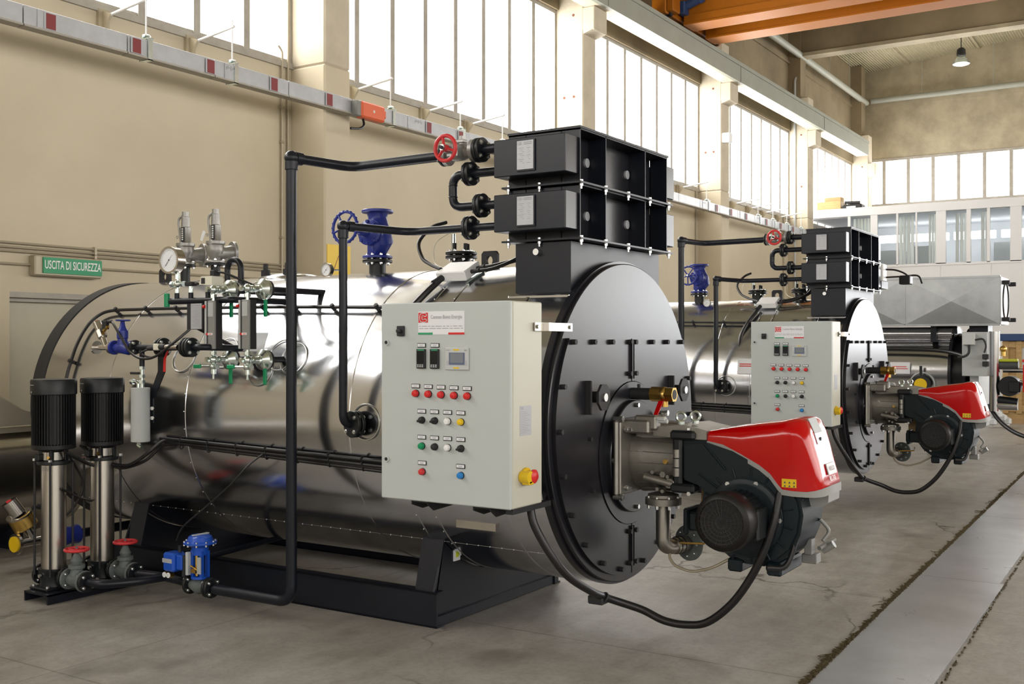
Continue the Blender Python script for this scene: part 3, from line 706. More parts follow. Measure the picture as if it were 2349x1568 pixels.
# ------------------------------------------------------------------ control cabinet
t = thing('control_cabinet', 'tall pale grey control cabinet with buttons, on the nearest boiler', 'control cabinet', (4.45, 3.147, .798), 'control cabinets')
MB('cab_side').box((4.328, 2.752, .798), (4.60, 3.543, 1.798), .006).build('cabinet_body', t)
F = 4.305
dr = MB('cab_grey').box((F, 2.752, .798), (4.326, 3.543, 1.798), .005).build('door', t)
def ff(y, z, dx=0): return (F-dx, y, z)
for z in (1.598, 1.0): MB('light_grey').cyl((F-.007, 3.505, z), (F, 3.505, z), .016).m('black_matt').cyl((F-.009, 3.505, z), (F-.007, 3.505, z), .009).build('door_lock', dr)
b = MB('black_matt').box((F-.012, 3.387, 1.63), (F, 3.434, 1.682), .003).box((F-.03, 3.398, 1.648), (F-.01, 3.425, 1.664), .003); b.build('rotary_switch', dr)
b = MB('paper').box((F-.0015, 3.018, 1.637), (F, 3.302, 1.753)); b.m('red').box((F-.0022, 3.241, 1.697), (F-.0015, 3.3, 1.747))
U, V = (0, -1, 0), (0, 0, 1)
def logo_c(b, cy, cz, r, wd):
    pts = [(.9, .75), (.55, .95), (-.5, .95), (-.9, .55), (-.9, -.55), (-.5, -.95), (.55, -.95), (.9, -.75), (.9, -.28), (.2, -.28), (.05, -.5), (-.3, -.4), (-.3, .4), (.05, .5), (.2, .28), (.9, .28), (.9, .75)]
    b.m('paper')
    for (x0, y0), (x1, y1) in zip(pts, pts[1:]):
        d = Vector((x1-x0, y1-y0)).normalized()*wd/r; n = Vector((-d.y, d.x))
        q = [(x0-d.x*.5+n.x*.5, y0-d.y*.5+n.y*.5), (x1+d.x*.5+n.x*.5, y1+d.y*.5+n.y*.5), (x1+d.x*.5-n.x*.5, y1+d.y*.5-n.y*.5), (x0-d.x*.5-n.x*.5, y0-d.y*.5-n.y*.5)]
        b.quad(*[(F-.0026, cy-px*r, cz+pz*r) for px, pz in q])
logo_c(b, 3.2705, 1.722, .0235, .0035)
b.text('Cannon Bono Energia', (F-.0018, 3.128, 1.724), U, V, .0265, m='ink_soft', sx=.82)
b.m('flag_green').box((F-.0022, 3.211, 1.637), (F-.0015, 3.302, 1.647)); b.m('red').box((F-.0022, 3.018, 1.637), (F-.0015, 3.115, 1.647))
b.m('ink_soft')
for z in (1.679, 1.668):
    y = 3.296; random.seed(int(z*1000))
    while y > 3.03: l = random.uniform(.008, .04); b.box((F-.0018, max(3.026, y-l), z-.0018), (F-.0014, y, z+.0012)); y -= l+.006
b.build('company_label', dr, 'white company label with red logo', smooth=False)
def tagp(y, z, w_=.053, h=.022):
    q = MB('black_matt').box((F-.004, y-w_/2, z-h/2), (F, y+w_/2, z+h/2), .001); q.m('paper').box((F-.0046, y-w_/2+.004, z-h/2+.004), (F-.0038, y+w_/2-.003, z+h/2-.003)); q.m('ink_soft').box((F-.005, y-.012, z+.001), (F-.0046, y+.014, z+.003)).box((F-.005, y-.009, z-.004), (F-.0046, y+.011, z-.002)); q.build('name_tag', dr, smooth=False)
for y in (3.28, 3.196):
    tagp(y, 1.583)
    b = MB('black_matt').box((F-.012, y-.027, 1.467), (F, y+.027, 1.565), .002); b.m('flag_green').box((F-.013, y-.022, 1.557), (F-.0118, y+.018, 1.563)); b.m('screen_dark').box((F-.0128, y-.021, 1.492), (F-.0118, y+.021, 1.553))
    b.m('light_grey')
    for r_ in range(2):
        for c in range(3): b.box((F-.0145, y-.017+c*.014, 1.474+r_*.008), (F-.012, y-.009+c*.014, 1.479+r_*.008))
    b.build('process_controller', dr)
b = MB('light_grey').box((F-.008, 2.99, 1.462), (F, 3.132, 1.573), .003); b.m('label_silver').box((F-.009, 3.0, 1.485), (F-.008, 3.12, 1.51)); b.m('screen_blue').box((F-.0095, 3.012, 1.488), (F-.008, 3.106, 1.548)); b.m('lcd').box((F-.0105, 3.02, 1.498), (F-.0094, 3.098, 1.545)); b.m('yellow').box((F-.009, 3.045, 1.558), (F-.008, 3.08, 1.565)).box((F-.009, 3.045, 1.469), (F-.008, 3.08, 1.476)); b.m('ink_soft').box((F-.009, 3.1, 1.558), (F-.008, 3.124, 1.561)).box((F-.009, 3.0, 1.556), (F-.008, 3.014, 1.562))
b.build('touch_screen', dr)
def btn(y, z, m, name, r=.0165, sel=0, tag_=.044):
    q = MB('black_matt').cyl((F-.006, y, z), (F, y, z), r*1.1, seg=24); q.m(m).lathe([(r, 0), (r, .012), (r*.8, .018), (0, .02)], (F-.005, y, z), (-1, 0, 0), 24)
    if sel: q.box((F-.03, y-.005, z-r), (F-.02, y+.006, z+r), .002, rot=Matrix.Rotation(R(70), 3, 'X'))
    q.build(name, dr, 'small round %s %s' % (m.replace('_', ' ').replace('matt', '').replace('gloss', '').strip(), name.replace('_', ' ')))
    tagp(y+.003, z+tag_)
for k in range(5): btn(3.314-.079*k, 1.341-.0013*k, 'red', 'indicator_lamp', .0175, 0, .037)
for k, (m, n, sl) in enumerate((('black_matt', 'selector_switch', 1), ('black_matt', 'selector_switch', 1), ('white', 'push_button', 0), ('yellow', 'indicator_lamp', 0))): btn(3.276-.08*k, 1.208, m, n, .0165, sl)
for k, (m, n, sl) in enumerate((('green', 'push_button', 0), ('black_matt', 'push_button', 0), ('white', 'push_button', 0), ('black_matt', 'selector_switch', 1))): btn(3.276-.08*k, 1.078, m, n, .0165, sl)
btn(3.273, .949, 'wheel_red', 'push_button'); btn(3.037, .946, 'plastic_blue', 'push_button')
b = MB('yellow').cyl((4.435, 2.735, .948), (4.435, 2.752, .948), .042, seg=28, bev=.003); b.box((4.395, 2.7, .91), (4.44, 2.745, .93), .004); b.cyl((4.405, 2.70, .948), (4.405, 2.75, .948), .03); b.m('red').lathe([(.022, 0), (.022, .02), (.034, .024), (.034, .034), (.02, .044), (0, .046)], (4.445, 2.735, .948), (0, -1, 0), 24)
b.build('emergency_stop', t, 'red mushroom button on yellow base')
b = MB('label_silver').box((4.39, 2.7505, 1.145), (4.494, 2.752, 1.29)); b.m('ink_soft').text('CE', (4.408, 2.7495, 1.278), (1, 0, 0), (0, 0, 1), .018, m='ink_soft')
for k in range(13): b.box((4.398, 2.7498, 1.26-k*.0085), (4.398+.05+.03*((k*7) % 3)/2, 2.7506, 1.2615-k*.0085))
b.build('rating_plate', t, smooth=False)
b = MB('steel').prism([(4.51, 2.744, 1.655), (4.60, 2.744, 1.655), (4.61, 2.722, 1.655), (4.63, 2.722, 1.655), (4.64, 2.744, 1.655), (4.885, 2.744, 1.655), (4.885, 2.738, 1.655), (4.645, 2.738, 1.655), (4.633, 2.716, 1.655), (4.607, 2.716, 1.655), (4.595, 2.738, 1.655), (4.51, 2.738, 1.655)], (0, 0, .042)); b.m('bolt').bolt((4.535, 2.738, 1.676), (0, -1, 0), .011, .008).bolt((4.86, 2.738, 1.676), (0, -1, 0), .011, .008)
b.build('fixing_bracket', t)
for y in (3.36, 2.98):
    b = MB('black_matt').prism([(4.33, y, .797), (4.33, y, .775), (4.42, y, .745), (4.7, y, .76), (4.75, y, .797)], (0, .006, 0)).prism([(4.33, y-.1, .797), (4.33, y-.1, .78), (4.38, y-.1, .745), (4.7, y-.1, .76), (4.75, y-.1, .797)], (0, .006, 0)).box((4.33, y-.1, .788), (4.7, y+.006, .797)); b.build('support_bracket', t, smooth=False)
MB('black_matt').box((4.34, 2.76, .77), (4.7, 2.8, .797)).build('support_rail', t, smooth=False)
pair(t, 'tall pale grey control cabinet with buttons, on the second boiler')

# ------------------------------------------------------------------ brass ball valve on the door
t = thing('ball_valve', 'brass ball valve with red lever on the nearest smokebox door', 'valve', (5.55, 2.6, 1.29), 'door valves')
b = MB('black_matt').cyl((BX, 2.726, 1.305), (BX, 2.6, 1.305), .034).cyl((BX, 2.68, 1.33), (BX, 2.68, 1.36), .01, seg=8); b.build('nipple', t)
b = MB('brass').cyl((BX, 2.6, 1.305), (BX, 2.54, 1.305), .042, seg=8).sphere((BX, 2.525, 1.305), .044, 16).cyl((BX, 2.51, 1.305), (BX, 2.46, 1.305), .044, seg=6).cyl((BX, 2.525, 1.305), (BX, 2.525, 1.235), .024, seg=12); b.m('black_matt').cyl((BX, 2.4595, 1.305), (BX, 2.4585, 1.305), .028); b.build('valve_body', t)
b = MB('red_gloss').prism([(BX-.04, 2.54, 1.27), (BX-.04, 2.51, 1.27), (BX-.08, 2.55, 1.15), (BX-.08, 2.57, 1.15)], (.012, 0, 0)).cyl((BX-.073, 2.56, 1.165), (BX-.073, 2.568, 1.14), .012); b.build('lever', t)
pair(t, 'brass ball valve with red lever on the second smokebox door')

# ------------------------------------------------------------------ burner
t = thing('gas_burner', 'gas burner with glossy red hood on the nearest boiler', 'burner', (BX, 2.1, .44), 'gas burners')
b = MB('alu_cast').box((5.245, 2.66, .757), (5.87, 2.69, 1.173), .012).box((5.255, 2.645, .765), (5.86, 2.662, 1.165), .006)
b.box((5.3, 2.5, 1.10), (5.42, 2.66, 1.175), .01).box((5.33, 2.47, 1.12), (5.40, 2.6, 1.2), .01); b.m('bolt')
for x, z in ((5.26, 1.18), (5.26, .75), (5.85, 1.18), (5.85, .75)): b.cyl((x, 2.69, z), (x, 2.63, z), .012, seg=8).bolt((x, 2.645, z), (0, -1, 0), .018, .014)
for x, z in ((5.3, 1.12), (5.3, .8), (5.8, 1.12), (5.8, .8)): b.cyl((x, 2.66, z), (x, 2.6, z), .009, seg=8).bolt((x, 2.635, z), (0, -1, 0), .017, .014)
b.m('light_grey').box((5.33, 2.46, 1.175), (5.37, 2.42, 1.19), .003).cyl((5.35, 2.46, 1.17), (5.35, 2.41, 1.17), .012)
b.build('mounting_flange', t)
b = MB('alu_cast').lathe([(.195, 0), (.2, .02), (.193, .08), (.182, .26), (.186, .275)], (BX, 2.645, .955), (0, -1, 0), 48)
for a in range(60, 300, 18): b.prism([(BX+.185*math.cos(R(a)), 2.64, .955+.185*math.sin(R(a))), (BX+.2*math.cos(R(a)), 2.64, .955+.2*math.sin(R(a))), (BX+.187*math.cos(R(a)), 2.38, .955+.187*math.sin(R(a))), (BX+.18*math.cos(R(a)), 2.38, .955+.18*math.sin(R(a)))], (.003, 0, .003))
b.prism([(5.4, 2.62, 1.07), (5.4, 2.36, 1.08), (5.4, 2.36, 1.135), (5.4, 2.55, 1.15), (5.4, 2.62, 1.10)], (.3, 0, 0))
b.m('bolt').cyl((5.375, 2.58, .99), (5.365, 2.58, .99), .018); b.m('brass').cyl((5.38, 2.43, .95), (5.36, 2.43, .95), .014, seg=8)
b.m('alu_cast').cyl((5.36, 2.55, .86), (5.36, 2.38, .83), .022).torus((5.352, 2.4, .835), (1, 0, 0), .022, .007, 18, 6).cyl((5.35, 2.44, .88), (5.4, 2.44, .88), .018, seg=6).cyl((5.36, 2.5, .85), (5.42, 2.5, .8), .014)
for y, z in ((2.5, .89), (2.47, .80), (2.44, .79), (2.41, .87)): b.cyl((5.345, y, z), (5.38, y, z), .011, seg=6)
b.build('burner_head', t)
b = MB('alu_cast').prism([(5.36, 2.5, 1.135), (5.36, 2.32, 1.155), (5.36, 2.19, 1.13), (5.36, 2.19, 1.08), (5.36, 2.33, 1.08), (5.36, 2.5, 1.09)], (.36, 0, 0)); b.build('top_cover', t)
for y, z in ((2.375, 1.15), (2.29, 1.158)): MB('zinc').cyl((5.45, y, z), (5.45, y, z+.015), .02, seg=12).torus((5.45, y, z+.04), (1, .35, 0), .024, .0075, 24, 8).build('eye_bolt', t)
b = MB('brass').cyl((5.4, 2.49, 1.14), (5.4, 2.49, 1.17), .006, seg=8); b.build('nipple', t)
b = MB('cast_black').box((5.35, 2.33, .79), (5.76, 2.385, 1.12), .015)
for z0, z1 in ((1.075, 1.125), (.79, .84)): b.box((5.33, 2.25, z0), (5.42, 2.39, z1), .012)
b.m('alu_cast')
for z in (1.0, .95, .9): b.cyl((5.345, 2.355, z-.022), (5.345, 2.355, z+.022), .02, seg=14)
b.m('bolt').bolt((5.35, 2.29, 1.128), (0, 0, 1), .014, .012).bolt((5.34, 2.28, .79), (-1, 0, 0), .012, .01); b.build('hinge_frame', t)
# dark air housing: neck and volute
b = MB('teal_black').lathe([(.16, 0), (.15, .1), (.15, .4)], (BX, 2.34, .96), (0, -1, 0), 32)
cy, cz = 1.955, .715
out = []
for k in range(49):
    a = R(-90-45+k*(360-0)/48*.86); rr_ = .265+.0*k
    out.append((cy+.27*math.cos(a)*-1, cz+.275*math.sin(a)))
out = [(2.34, 1.07), (2.34, .87), (2.24, .84), (2.215, .80), (2.225, .72), (2.2, .6), (2.15, .53), (2.07, .47), (1.98, .443), (1.88, .44), (1.8, .47), (1.73, .53), (1.69, .62), (1.675, .72), (1.69, .80), (1.72, .86), (1.8, .92), (1.9, .98), (2.05, 1.05), (2.2, 1.09)]
b.prism([(5.38, y, z) for y, z in out], (.34, 0, 0)); b.prism([(5.355, cy+(y-cy)*.93, .74+(z-.74)*.93) for y, z in out], (.39, 0, 0))
for a0 in range(0, 360, 24):
    a = R(a0); p0 = (5.352, 1.965+.2*math.cos(a), .7+.2*math.sin(a)); p1 = (5.352, 1.965+.25*math.cos(a), .7+.25*math.sin(a))
    b.tube([p0, p1], .005, 6)
b.tube([(5.353, 2.2, 1.06), (5.35, 2.08, .93)], .006, 6).tube([(5.353, 2.23, .9), (5.35, 2.12, .83)], .006, 6).box((5.35, 1.99, .40), (5.7, 2.07, .47), .01).box((5.35, 1.78, .40), (5.7, 1.86, .47), .01)
b.m('label_silver').box((5.40, 2.205, .935), (5.402, 2.235, .975), .001)
b.build('fan_housing', t)
b = MB('teal_black').lathe([(.205, 0), (.205, .012), (.18, .02), (.17, .02)], (5.353, 1.975, .69), (-1, 0, 0), 48).torus((5.344, 1.975, .69), (1, 0, 0), .2, .006, 48, 6); b.m('bolt')
for a in (110, 62, 5, -60, -120, 180): b.bolt((5.345, 1.975+.19*math.cos(R(a)), .69+.19*math.sin(R(a))), (-1, 0, 0), .013, .01)
b.build('fan_cover', t)
b = MB('cast_black').cyl((5.35, 1.987, .70), (5.15, 1.987, .70), .125, seg=40)
for k in range(28):
    a = 2*PI*k/28; b.box((5.16, 1.987-.002, .70+.12), (5.33, 1.987+.002, .70+.138), rot=Matrix.Rotation(a, 3, 'X'), about=(5.2, 1.987, .70))
b.box((5.18, 1.9, .6), (5.34, 1.84, .76), .01); b.build('fan_motor', t)
b = MB('cowl_brown').lathe([(.148, 0), (.151, .02), (.151, .085), (.144, .105), (.122, .12), (.118, .12), (.118, .112)], (5.17, 1.987, .70), (-1, 0, 0), 40)
b.m('black_matt').lathe([(0, 0), (.12, 0)], (5.065, 1.987, .70), (-1, 0, 0), 40, cap=False)
for r_ in (.03, .05, .07, .09, .108): b.torus((5.058, 1.987, .70), (1, 0, 0), r_, .003, 36, 5)
for k in range(24): a = 2*PI*k/24; b.tube([(5.058, 1.987+.015*math.cos(a), .70+.015*math.sin(a)), (5.056, 1.987+.118*math.cos(a), .70+.118*math.sin(a))], .0025, 5)
b.build('motor_cowl', t)
# silver rim and red hood (lofted sections along the burner)
prof = [(2.19, 1.072, 1.125, .36), (2.10, 1.055, 1.143, .37), (2.0, 1.012, 1.162, .38), (1.9, .962, 1.178, .39), (1.84, .92, 1.186, .40), (1.80, .87, 1.192, .405), (1.775, .845, 1.198, .41), (1.735, .84, 1.207, .415), (1.70, .84, 1.205, .412), (1.675, .841, 1.19, .405), (1.652, .843, 1.14, .395), (1.63, .846, 1.07, .38), (1.61, .849, 1.0, .365), (1.592, .852, .93, .34), (1.58, .855, .885, .30)]
XC = 5.55
def sect(y, z0, z1, wd, shrink=0, n=10):
    h = wd/2-shrink; hh = z1-z0; p = []
    rr_ = min(.085, hh*.62, h*.8); z1 -= shrink; z0 += shrink*0
    p.append((XC-h, z0)); p.append((XC-h*1.0, z0+hh*.12)); p.append((XC-h*.985, z1-rr_))
    for k in range(1, n): a = PI-PI/2*k/n; p.append((XC-h*.985+rr_+rr_*math.cos(a), z1-rr_+rr_*math.sin(a)))
    p.append((XC-h*.985+rr_, z1)); p.append((XC, z1+.004))
    full = p+[(2*XC-x, z) for x, z in p[:-1][::-1]]
    return [(x, y, z) for x, z in full]
def loft(b, secs, capend=True):
    n = len(secs[0]); vs = [q for s_ in secs for q in s_]; fs = []
    for i in range(len(secs)-1):
        for k in range(n-1): fs.append((i*n+k, i*n+k+1, (i+1)*n+k+1, (i+1)*n+k))
        fs.append((i*n+n-1, i*n, (i+1)*n, (i+1)*n+n-1))
    fs.append(tuple(range(n))); fs.append(tuple((len(secs)-1)*n+k for k in range(n)))
    return b.add(vs, fs)
b = loft(MB('red_gloss'), [sect(*q) for q in prof]); 
hd = b.build('hood', t, 'glossy red streamlined hood', ang=50)
md = hd.modifiers.new('bev', 'BEVEL'); md.width = .012; md.segments = 3; md.limit_method = 'ANGLE'; md.angle_limit = R(40)
b = MB('grey_plastic').prism([(5.47, 1.685, 1.203), (5.60, 1.685, 1.203), (5.60, 1.651, 1.13), (5.47, 1.651, 1.13)], (0, -.006, .003)); b.m('label_silver').prism([(5.47, 1.651, 1.129), (5.60, 1.651, 1.129), (5.60, 1.634, 1.075), (5.47, 1.634, 1.075)], (0, -.006, .002)); b.m('black_matt').cyl((5.53, 1.636, 1.1), (5.53, 1.63, 1.1), .009); b.build('display_window', hd, smooth=False)
b = MB('yellow').box((XC-.2085, 1.70, .862), (XC-.2045, 1.775, .905)); b.m('ink')
for k in range(3):
    for j in range(2):
        yy, zz = 1.765-k*.024, .888-j*.018; b.prism([(XC-.2088, yy, zz-.005), (XC-.2088, yy-.012, zz-.005), (XC-.2088, yy-.006, zz+.006)], (-.0004, 0, 0))
b.build('warning_sticker', hd, 'yellow sticker with six warning symbols', smooth=False)
sl = Vector((0, .3, 1)).normalized()
b = MB('light_grey').prism([(5.5, 1.601, .975), (5.64, 1.601, .975), (5.64, 1.585, .92), (5.5, 1.585, .92)], (0, -.006, 0)); b.text('RIELLO', (5.57, 1.586, .948), (1, 0, 0), sl, .032, m='sticker_red', sx=.9)
b.text('RS 310', (5.56, 1.578, .898), (1, 0, 0), sl, .036, m='white', bold=.01); b.build('badge', hd, smooth=False)
rim = [(2.19, 1.05, 1.075, .366), (2.10, 1.032, 1.06, .376), (2.0, .99, 1.016, .386), (1.9, .94, .966, .396), (1.84, .898, .925, .406), (1.80, .848, .876, .411), (1.775, .822, .85, .418), (1.72, .818, .845, .424), (1.65, .818, .845, .42), (1.61, .818, .852, .39), (1.585, .82, .86, .345), (1.572, .822, .866, .29)]
def rsec(y, z0, z1, wd): h = wd/2; return [(XC-h, y, z0), (XC-h, y, z1), (XC+h, y, z1), (XC+h, y, z0)]
b = loft(MB('rim_grey'), [rsec(*q) for q in rim]); b.prism([(XC-.04, 1.70, .82), (XC-.04, 1.585, .82), (XC-.03, 1.59, .775), (XC-.03, 1.61, .757), (XC-.03, 1.64, .748), (XC-.03, 1.70, .748)], (.2, 0, 0)); b.build('hood_rim', t, 'silver grey rim under the red hood')
# gas train under the head
b = MB('alu_cast').lathe([(.05, 0), (.085, .01), (.085, .025), (.1, .03), (.1, .045), (.1, .05), (.1, .065), (.045, .07)], (5.45, 2.48, .77), (0, 0, -1), 32); b.m('bolt')
for k in range(8): a = 2*PI*k/8; b.cyl((5.45+.085*math.cos(a), 2.48+.085*math.sin(a), .752), (5.45+.085*math.cos(a), 2.48+.085*math.sin(a), .685), .009, seg=6)
b.m('pipe_steel').tube([(5.45, 2.48, .72), (5.45, 2.48, .462), (5.62, 2.42, .462)], .041, 24, fil=.06, fn=10).tube([(5.53, 2.45, .463), (5.62, 2.42, .465)], .046, 24)
b.m('black_matt').torus((5.55, 2.444, .465), (1, -.35, 0), .047, .003, 24, 6).torus((5.58, 2.434, .465), (1, -.35, 0), .047, .003, 24, 6)
b.build('gas_inlet_pipe', t)
b = MB('cast_grey'); flange(b, (5.64, 2.41, .468), (1, -.35, 0), .1, .02, 8, m='cast_grey', br=.01); b.build('gas_flange', t)
b = MB('teal_black').box((5.28, 2.26, .58), (5.46, 2.4-.11, .72), .008).box((5.3, 2.16, .6), (5.48, 2.3, .70), .01); b.m('grey_plastic').box((5.32, 2.12, .595), (5.5, 2.2, .69), .008); b.build('actuator_box', t); MB('cardboard').box((5.7, 2.24, .66), (5.8, 2.36, .9)).build('side_box', t)
b = MB('conduit').tube([(5.5, 2.44, .47), (5.47, 2.46, .42), (5.46, 2.42, .37), (5.46, 2.32, .345), (5.46, 2.2, .38), (5.48, 2.1, .44), (5.52, 2.06, .47)], .008, 8, fil=.04); b.m('brass').tube([(5.5, 2.4, .49), (5.5, 2.26, .5), (5.52, 2.26, .53)], .006, 8); b.build('impulse_tube', t)
b = MB('grey_plastic').box((5.62, 1.68, .43), (5.7, 1.76, .48), .004).box((5.6, 1.70, .48), (5.66, 1.74, .56), .003); b.m('grey_plastic').cyl((5.66, 1.66, .5), (5.66, 1.6, .54), .02).cyl((5.6, 1.66, .52), (5.74, 1.62, .55), .012).tube([(5.66, 1.66, .55), (5.7, 1.63, .6), (5.68, 1.68, .66)], .01, 8, fil=.03); b.build('air_damper_linkage', t)
pair(t, 'gas burner with glossy red hood on the second boiler')

# flexible hose from the cabinet to the burner
pts = [(4.62, 2.84, .8), (4.62, 2.80, .66), (4.72, 2.70, .44), (4.95, 2.67, .30), (5.12, 2.66, .23), (5.25, 2.52, .16), (5.28, 2.40, .11), (5.3, 2.28, .1), (5.3, 2.16, .13), (5.3, 2.03, .24), (5.3, 1.93, .38), (5.3, 1.86, .52), (5.32, 1.81, .68), (5.36, 1.79, .83)]
def smooth(pts, n=6):
    P = [Vector(p) for p in pts]; P = [P[0]*2-P[1]]+P+[P[-1]*2-P[-2]]; out = []
    for i in range(1, len(P)-2):
        for k in range(n):
            t_ = k/n; a, b_, c, d = P[i-1:i+3]
            out.append(.5*((2*b_)+(c-a)*t_+(2*a-5*b_+4*c-d)*t_*t_+(3*b_-a-3*c+d)*t_**3))
    out.append(P[-2]); return out
t = thing('flexible_hose', 'thick black cable hose hanging from cabinet to burner, nearest boiler', 'hose', (5.3, 2.4, .08), 'cable hoses')
MB('rubber').tube(smooth(pts), .021, 14).build('hose', t); b = MB('black_matt').box((5.06, 2.655, .2), (5.14, 2.745, .245), .006).torus((5.1, 2.665, .235), (.6, -.3, -.4), .026, .006, 20, 6); b.build('clip', t)
MB('rubber').tube(smooth([(5.42, 1.7, .8), (5.4, 1.72, .6), (5.36, 1.76, .46), (5.3, 1.84, .45)]), .014, 10).build('cable', t)
pair(t, 'thick black cable hose hanging from cabinet to burner, second boiler')

# ================================================================== PIPEWORK OF THE BOILER
def socket(b, p, ax_, r, l=.03): a = Vector(ax_).normalized(); p = Vector(p); return b.cyl(p-a*l/2, p+a*l/2, r*1.16, seg=20, bev=.002)
t = thing('feedwater_pipe', 'tall black pipe loop from floor to red-wheeled valve, nearest boiler', 'pipe', (4.505, 4.37, .07), 'feedwater pipes')
b = MB('black').tube([(4.95, 3.62, 2.66), (4.95, 4.30, 2.655), (4.506, 4.37, 2.655), (4.506, 4.37, 2.6)], .029, 20, fil=.10).tube([(4.506, 4.37, 2.62), (4.506, 4.37, .107), (4.5, 5.0, .107)], .031, 20, fil=.1, fn=10)
b.build('pipe', t); b = MB('black'); socket(b, (4.506, 4.37, 2.61), (0, 0, 1), .033, .05); socket(b, (4.55, 4.363, 2.655), (1, -.1, 0), .033, .05); b.sphere((4.506, 4.37, 2.655), .042, 16); b.build('elbow', t)
b = MB('black').tube([(4.95, 3.35, 2.67), (4.95, 3.225, 2.67)], .028, 16); b.build('stub', t)
for y in (3.35, 3.374): MB_ = flange(MB('cast_black'), (4.95, y, 2.67), (0, 1, 0), .069, .02, 4, m='cast_black', br=.013); MB_.build('flange', t)
flange(MB('cast_black'), (4.95, 3.615, 2.66), (0, 1, 0), .06, .016, 4, m='cast_black').build('flange', t)
pair(t, 'tall black pipe loop from floor to red-wheeled valve, second boiler')
t = thing('gate_valve', 'grey valve with red handwheel on the nearest economizer', 'valve', (4.95, 3.49, 2.6), 'economizer valves')
b = MB('cast_silver').cyl((4.95, 3.6, 2.66), (4.95, 3.575, 2.66), .06).tube([(4.95, 3.58, 2.66), (4.95, 3.53, 2.665), (4.95, 3.48, 2.67), (4.95, 3.41, 2.67)], .04, 16, rs=[.03, .045, .048, .032]).cyl((4.95, 3.41, 2.67), (4.95, 3.386, 2.67), .066).box((4.85, 3.455, 2.625), (4.93, 3.53, 2.705), .01).cyl((4.9, 3.49, 2.665), (4.78, 3.47, 2.662), .02).box((4.79, 3.44, 2.64), (4.82, 3.5, 2.69), .004).cyl((4.95, 3.49, 2.68), (4.95, 3.49, 2.76), .018).box((4.925, 3.465, 2.72), (4.975, 3.515, 2.74), .004)
b.build('valve_body', t); b = MB('wheel_red'); wheel(b, (4.755, 3.462, 2.66), (1, 0, .05), .068, .011, 'wheel_red', 3, .02); b.m('bolt').cyl((4.755, 3.462, 2.66), (4.72, 3.462, 2.66), .018, seg=6).m('black_matt').cyl((4.72, 3.462, 2.66), (4.705, 3.462, 2.66), .01); b.build('handwheel', t)
pair(t, 'grey valve with red handwheel on the second economizer')
t = thing('link_pipe', 'black U shaped pipe linking the two nearest economizer modules', 'pipe', (4.95, 3.4, 2.3), 'link pipes')
b = MB('black').tube([(4.95, 3.225, 2.543), (4.95, 3.55, 2.543), (4.95, 3.55, 2.36), (4.95, 3.225, 2.36)], .0245, 18, fil=.065); socket(b, (4.95, 3.55, 2.485), (0, 0, 1), .0245, .004); socket(b, (4.95, 3.55, 2.42), (0, 0, 1), .0245, .004); b.build('pipe', t)
for y, z in ((3.42, 2.543), (3.443, 2.543), (3.345, 2.36), (3.368, 2.36)): flange(MB('cast_black'), (4.95, y, z), (0, 1, 0), .067, .019, 4, m='cast_black', br=.013).build('flange', t)
pair(t, 'black U shaped pipe linking the two modules of the second economizer')
t = thing('return_pipe', 'black pipe from nearest economizer down to the side nozzle of its boiler', 'pipe', (4.525, 4.0, 1.1), 'return pipes')
b = MB('black').tube([(4.95, 3.225, 2.24), (4.95, 3.86, 2.24), (4.525, 3.996, 2.245), (4.525, 3.996, 2.2)], .0225, 18, fil=.09).tube([(4.525, 3.996, 2.22), (4.525, 3.996, 1.14), (4.70, 3.95, 1.14)], .024, 18, fil=.06).build('pipe', t)
b = MB('black'); socket(b, (4.525, 3.996, 2.2), (0, 0, 1), .026, .05); socket(b, (4.57, 3.983, 2.245), (1, -.3, 0), .026, .04); b.sphere((4.525, 3.996, 2.243), .034, 14); b.build('elbow', t)
for y in (3.42, 3.443): flange(MB('cast_black'), (4.95, y, 2.24), (0, 1, 0), .067, .019, 4, m='cast_black', br=.013).build('flange', t)
for x in (4.575, 4.605): flange(MB('cast_black'), (x, 3.972-(x-4.575)*.2, 1.14), (1, -.25, 0), .075, .02, 4, m='cast_black', br=.013).build('flange', t)
pair(t, 'black pipe from second economizer down to the side nozzle of its boiler')
def gauge(name, c, r, dp, lb, grp=None, stem=None, m='steel', n=(-1, 0, 0)):
    n = Vector(n).normalized(); c = Vector(c); up = Vector((0, 0, 1)); u = up.cross(n).normalized(); t = thing(name, lb, 'gauge', tuple(c-up*r), grp)
    MB(m).lathe([(r*.92, 0), (r, .004), (r, dp), (r*1.06, dp+.002), (r*1.06, dp+.008), (r*.9, dp+.008), (r*.88, dp)], c-n*dp, n, 40).build('gauge_case', t)
    b = MB('dial').cyl(c-n*.004, c+n*.002, r*.9, seg=40); b.m('ink')
    for k in range(25):
        a = R(225-k*270/24); d = u*math.cos(a)+up*math.sin(a); p0, p1 = c+d*r*.72, c+d*r*(.82 if k % 4 == 0 else .78); s_ = n.cross(d)*r*.012
        b.quad(p0-s_+n*.003, p1-s_+n*.003, p1+s_+n*.003, p0+s_+n*.003)
    a = R(50); d = u*math.cos(a)+up*math.sin(a); s_ = n.cross(d)*r*.03; q = n*.005; b.quad(c-d*r*.6-s_+q, c+d*r*.55-s_*.2+q, c+d*r*.55+s_*.2+q, c-d*r*.6+s_+q)
    b.cyl(c+n*.003, c+n*.007, r*.05, seg=10); b.build('dial', t, smooth=False)
    if stem: MB('zinc').tube(stem, r*.14, 10).build('stem', t)
    return t
g = gauge('thermometer', (4.47, 4.07, 2.0), .037, .025, 'small round dial thermometer on return pipe of the nearest boiler', 'dial thermometers', [(4.485, 4.055, 2.0), (4.525, 4.0, 2.0)]); pair(g, 'small round dial thermometer on return pipe of the second boiler')

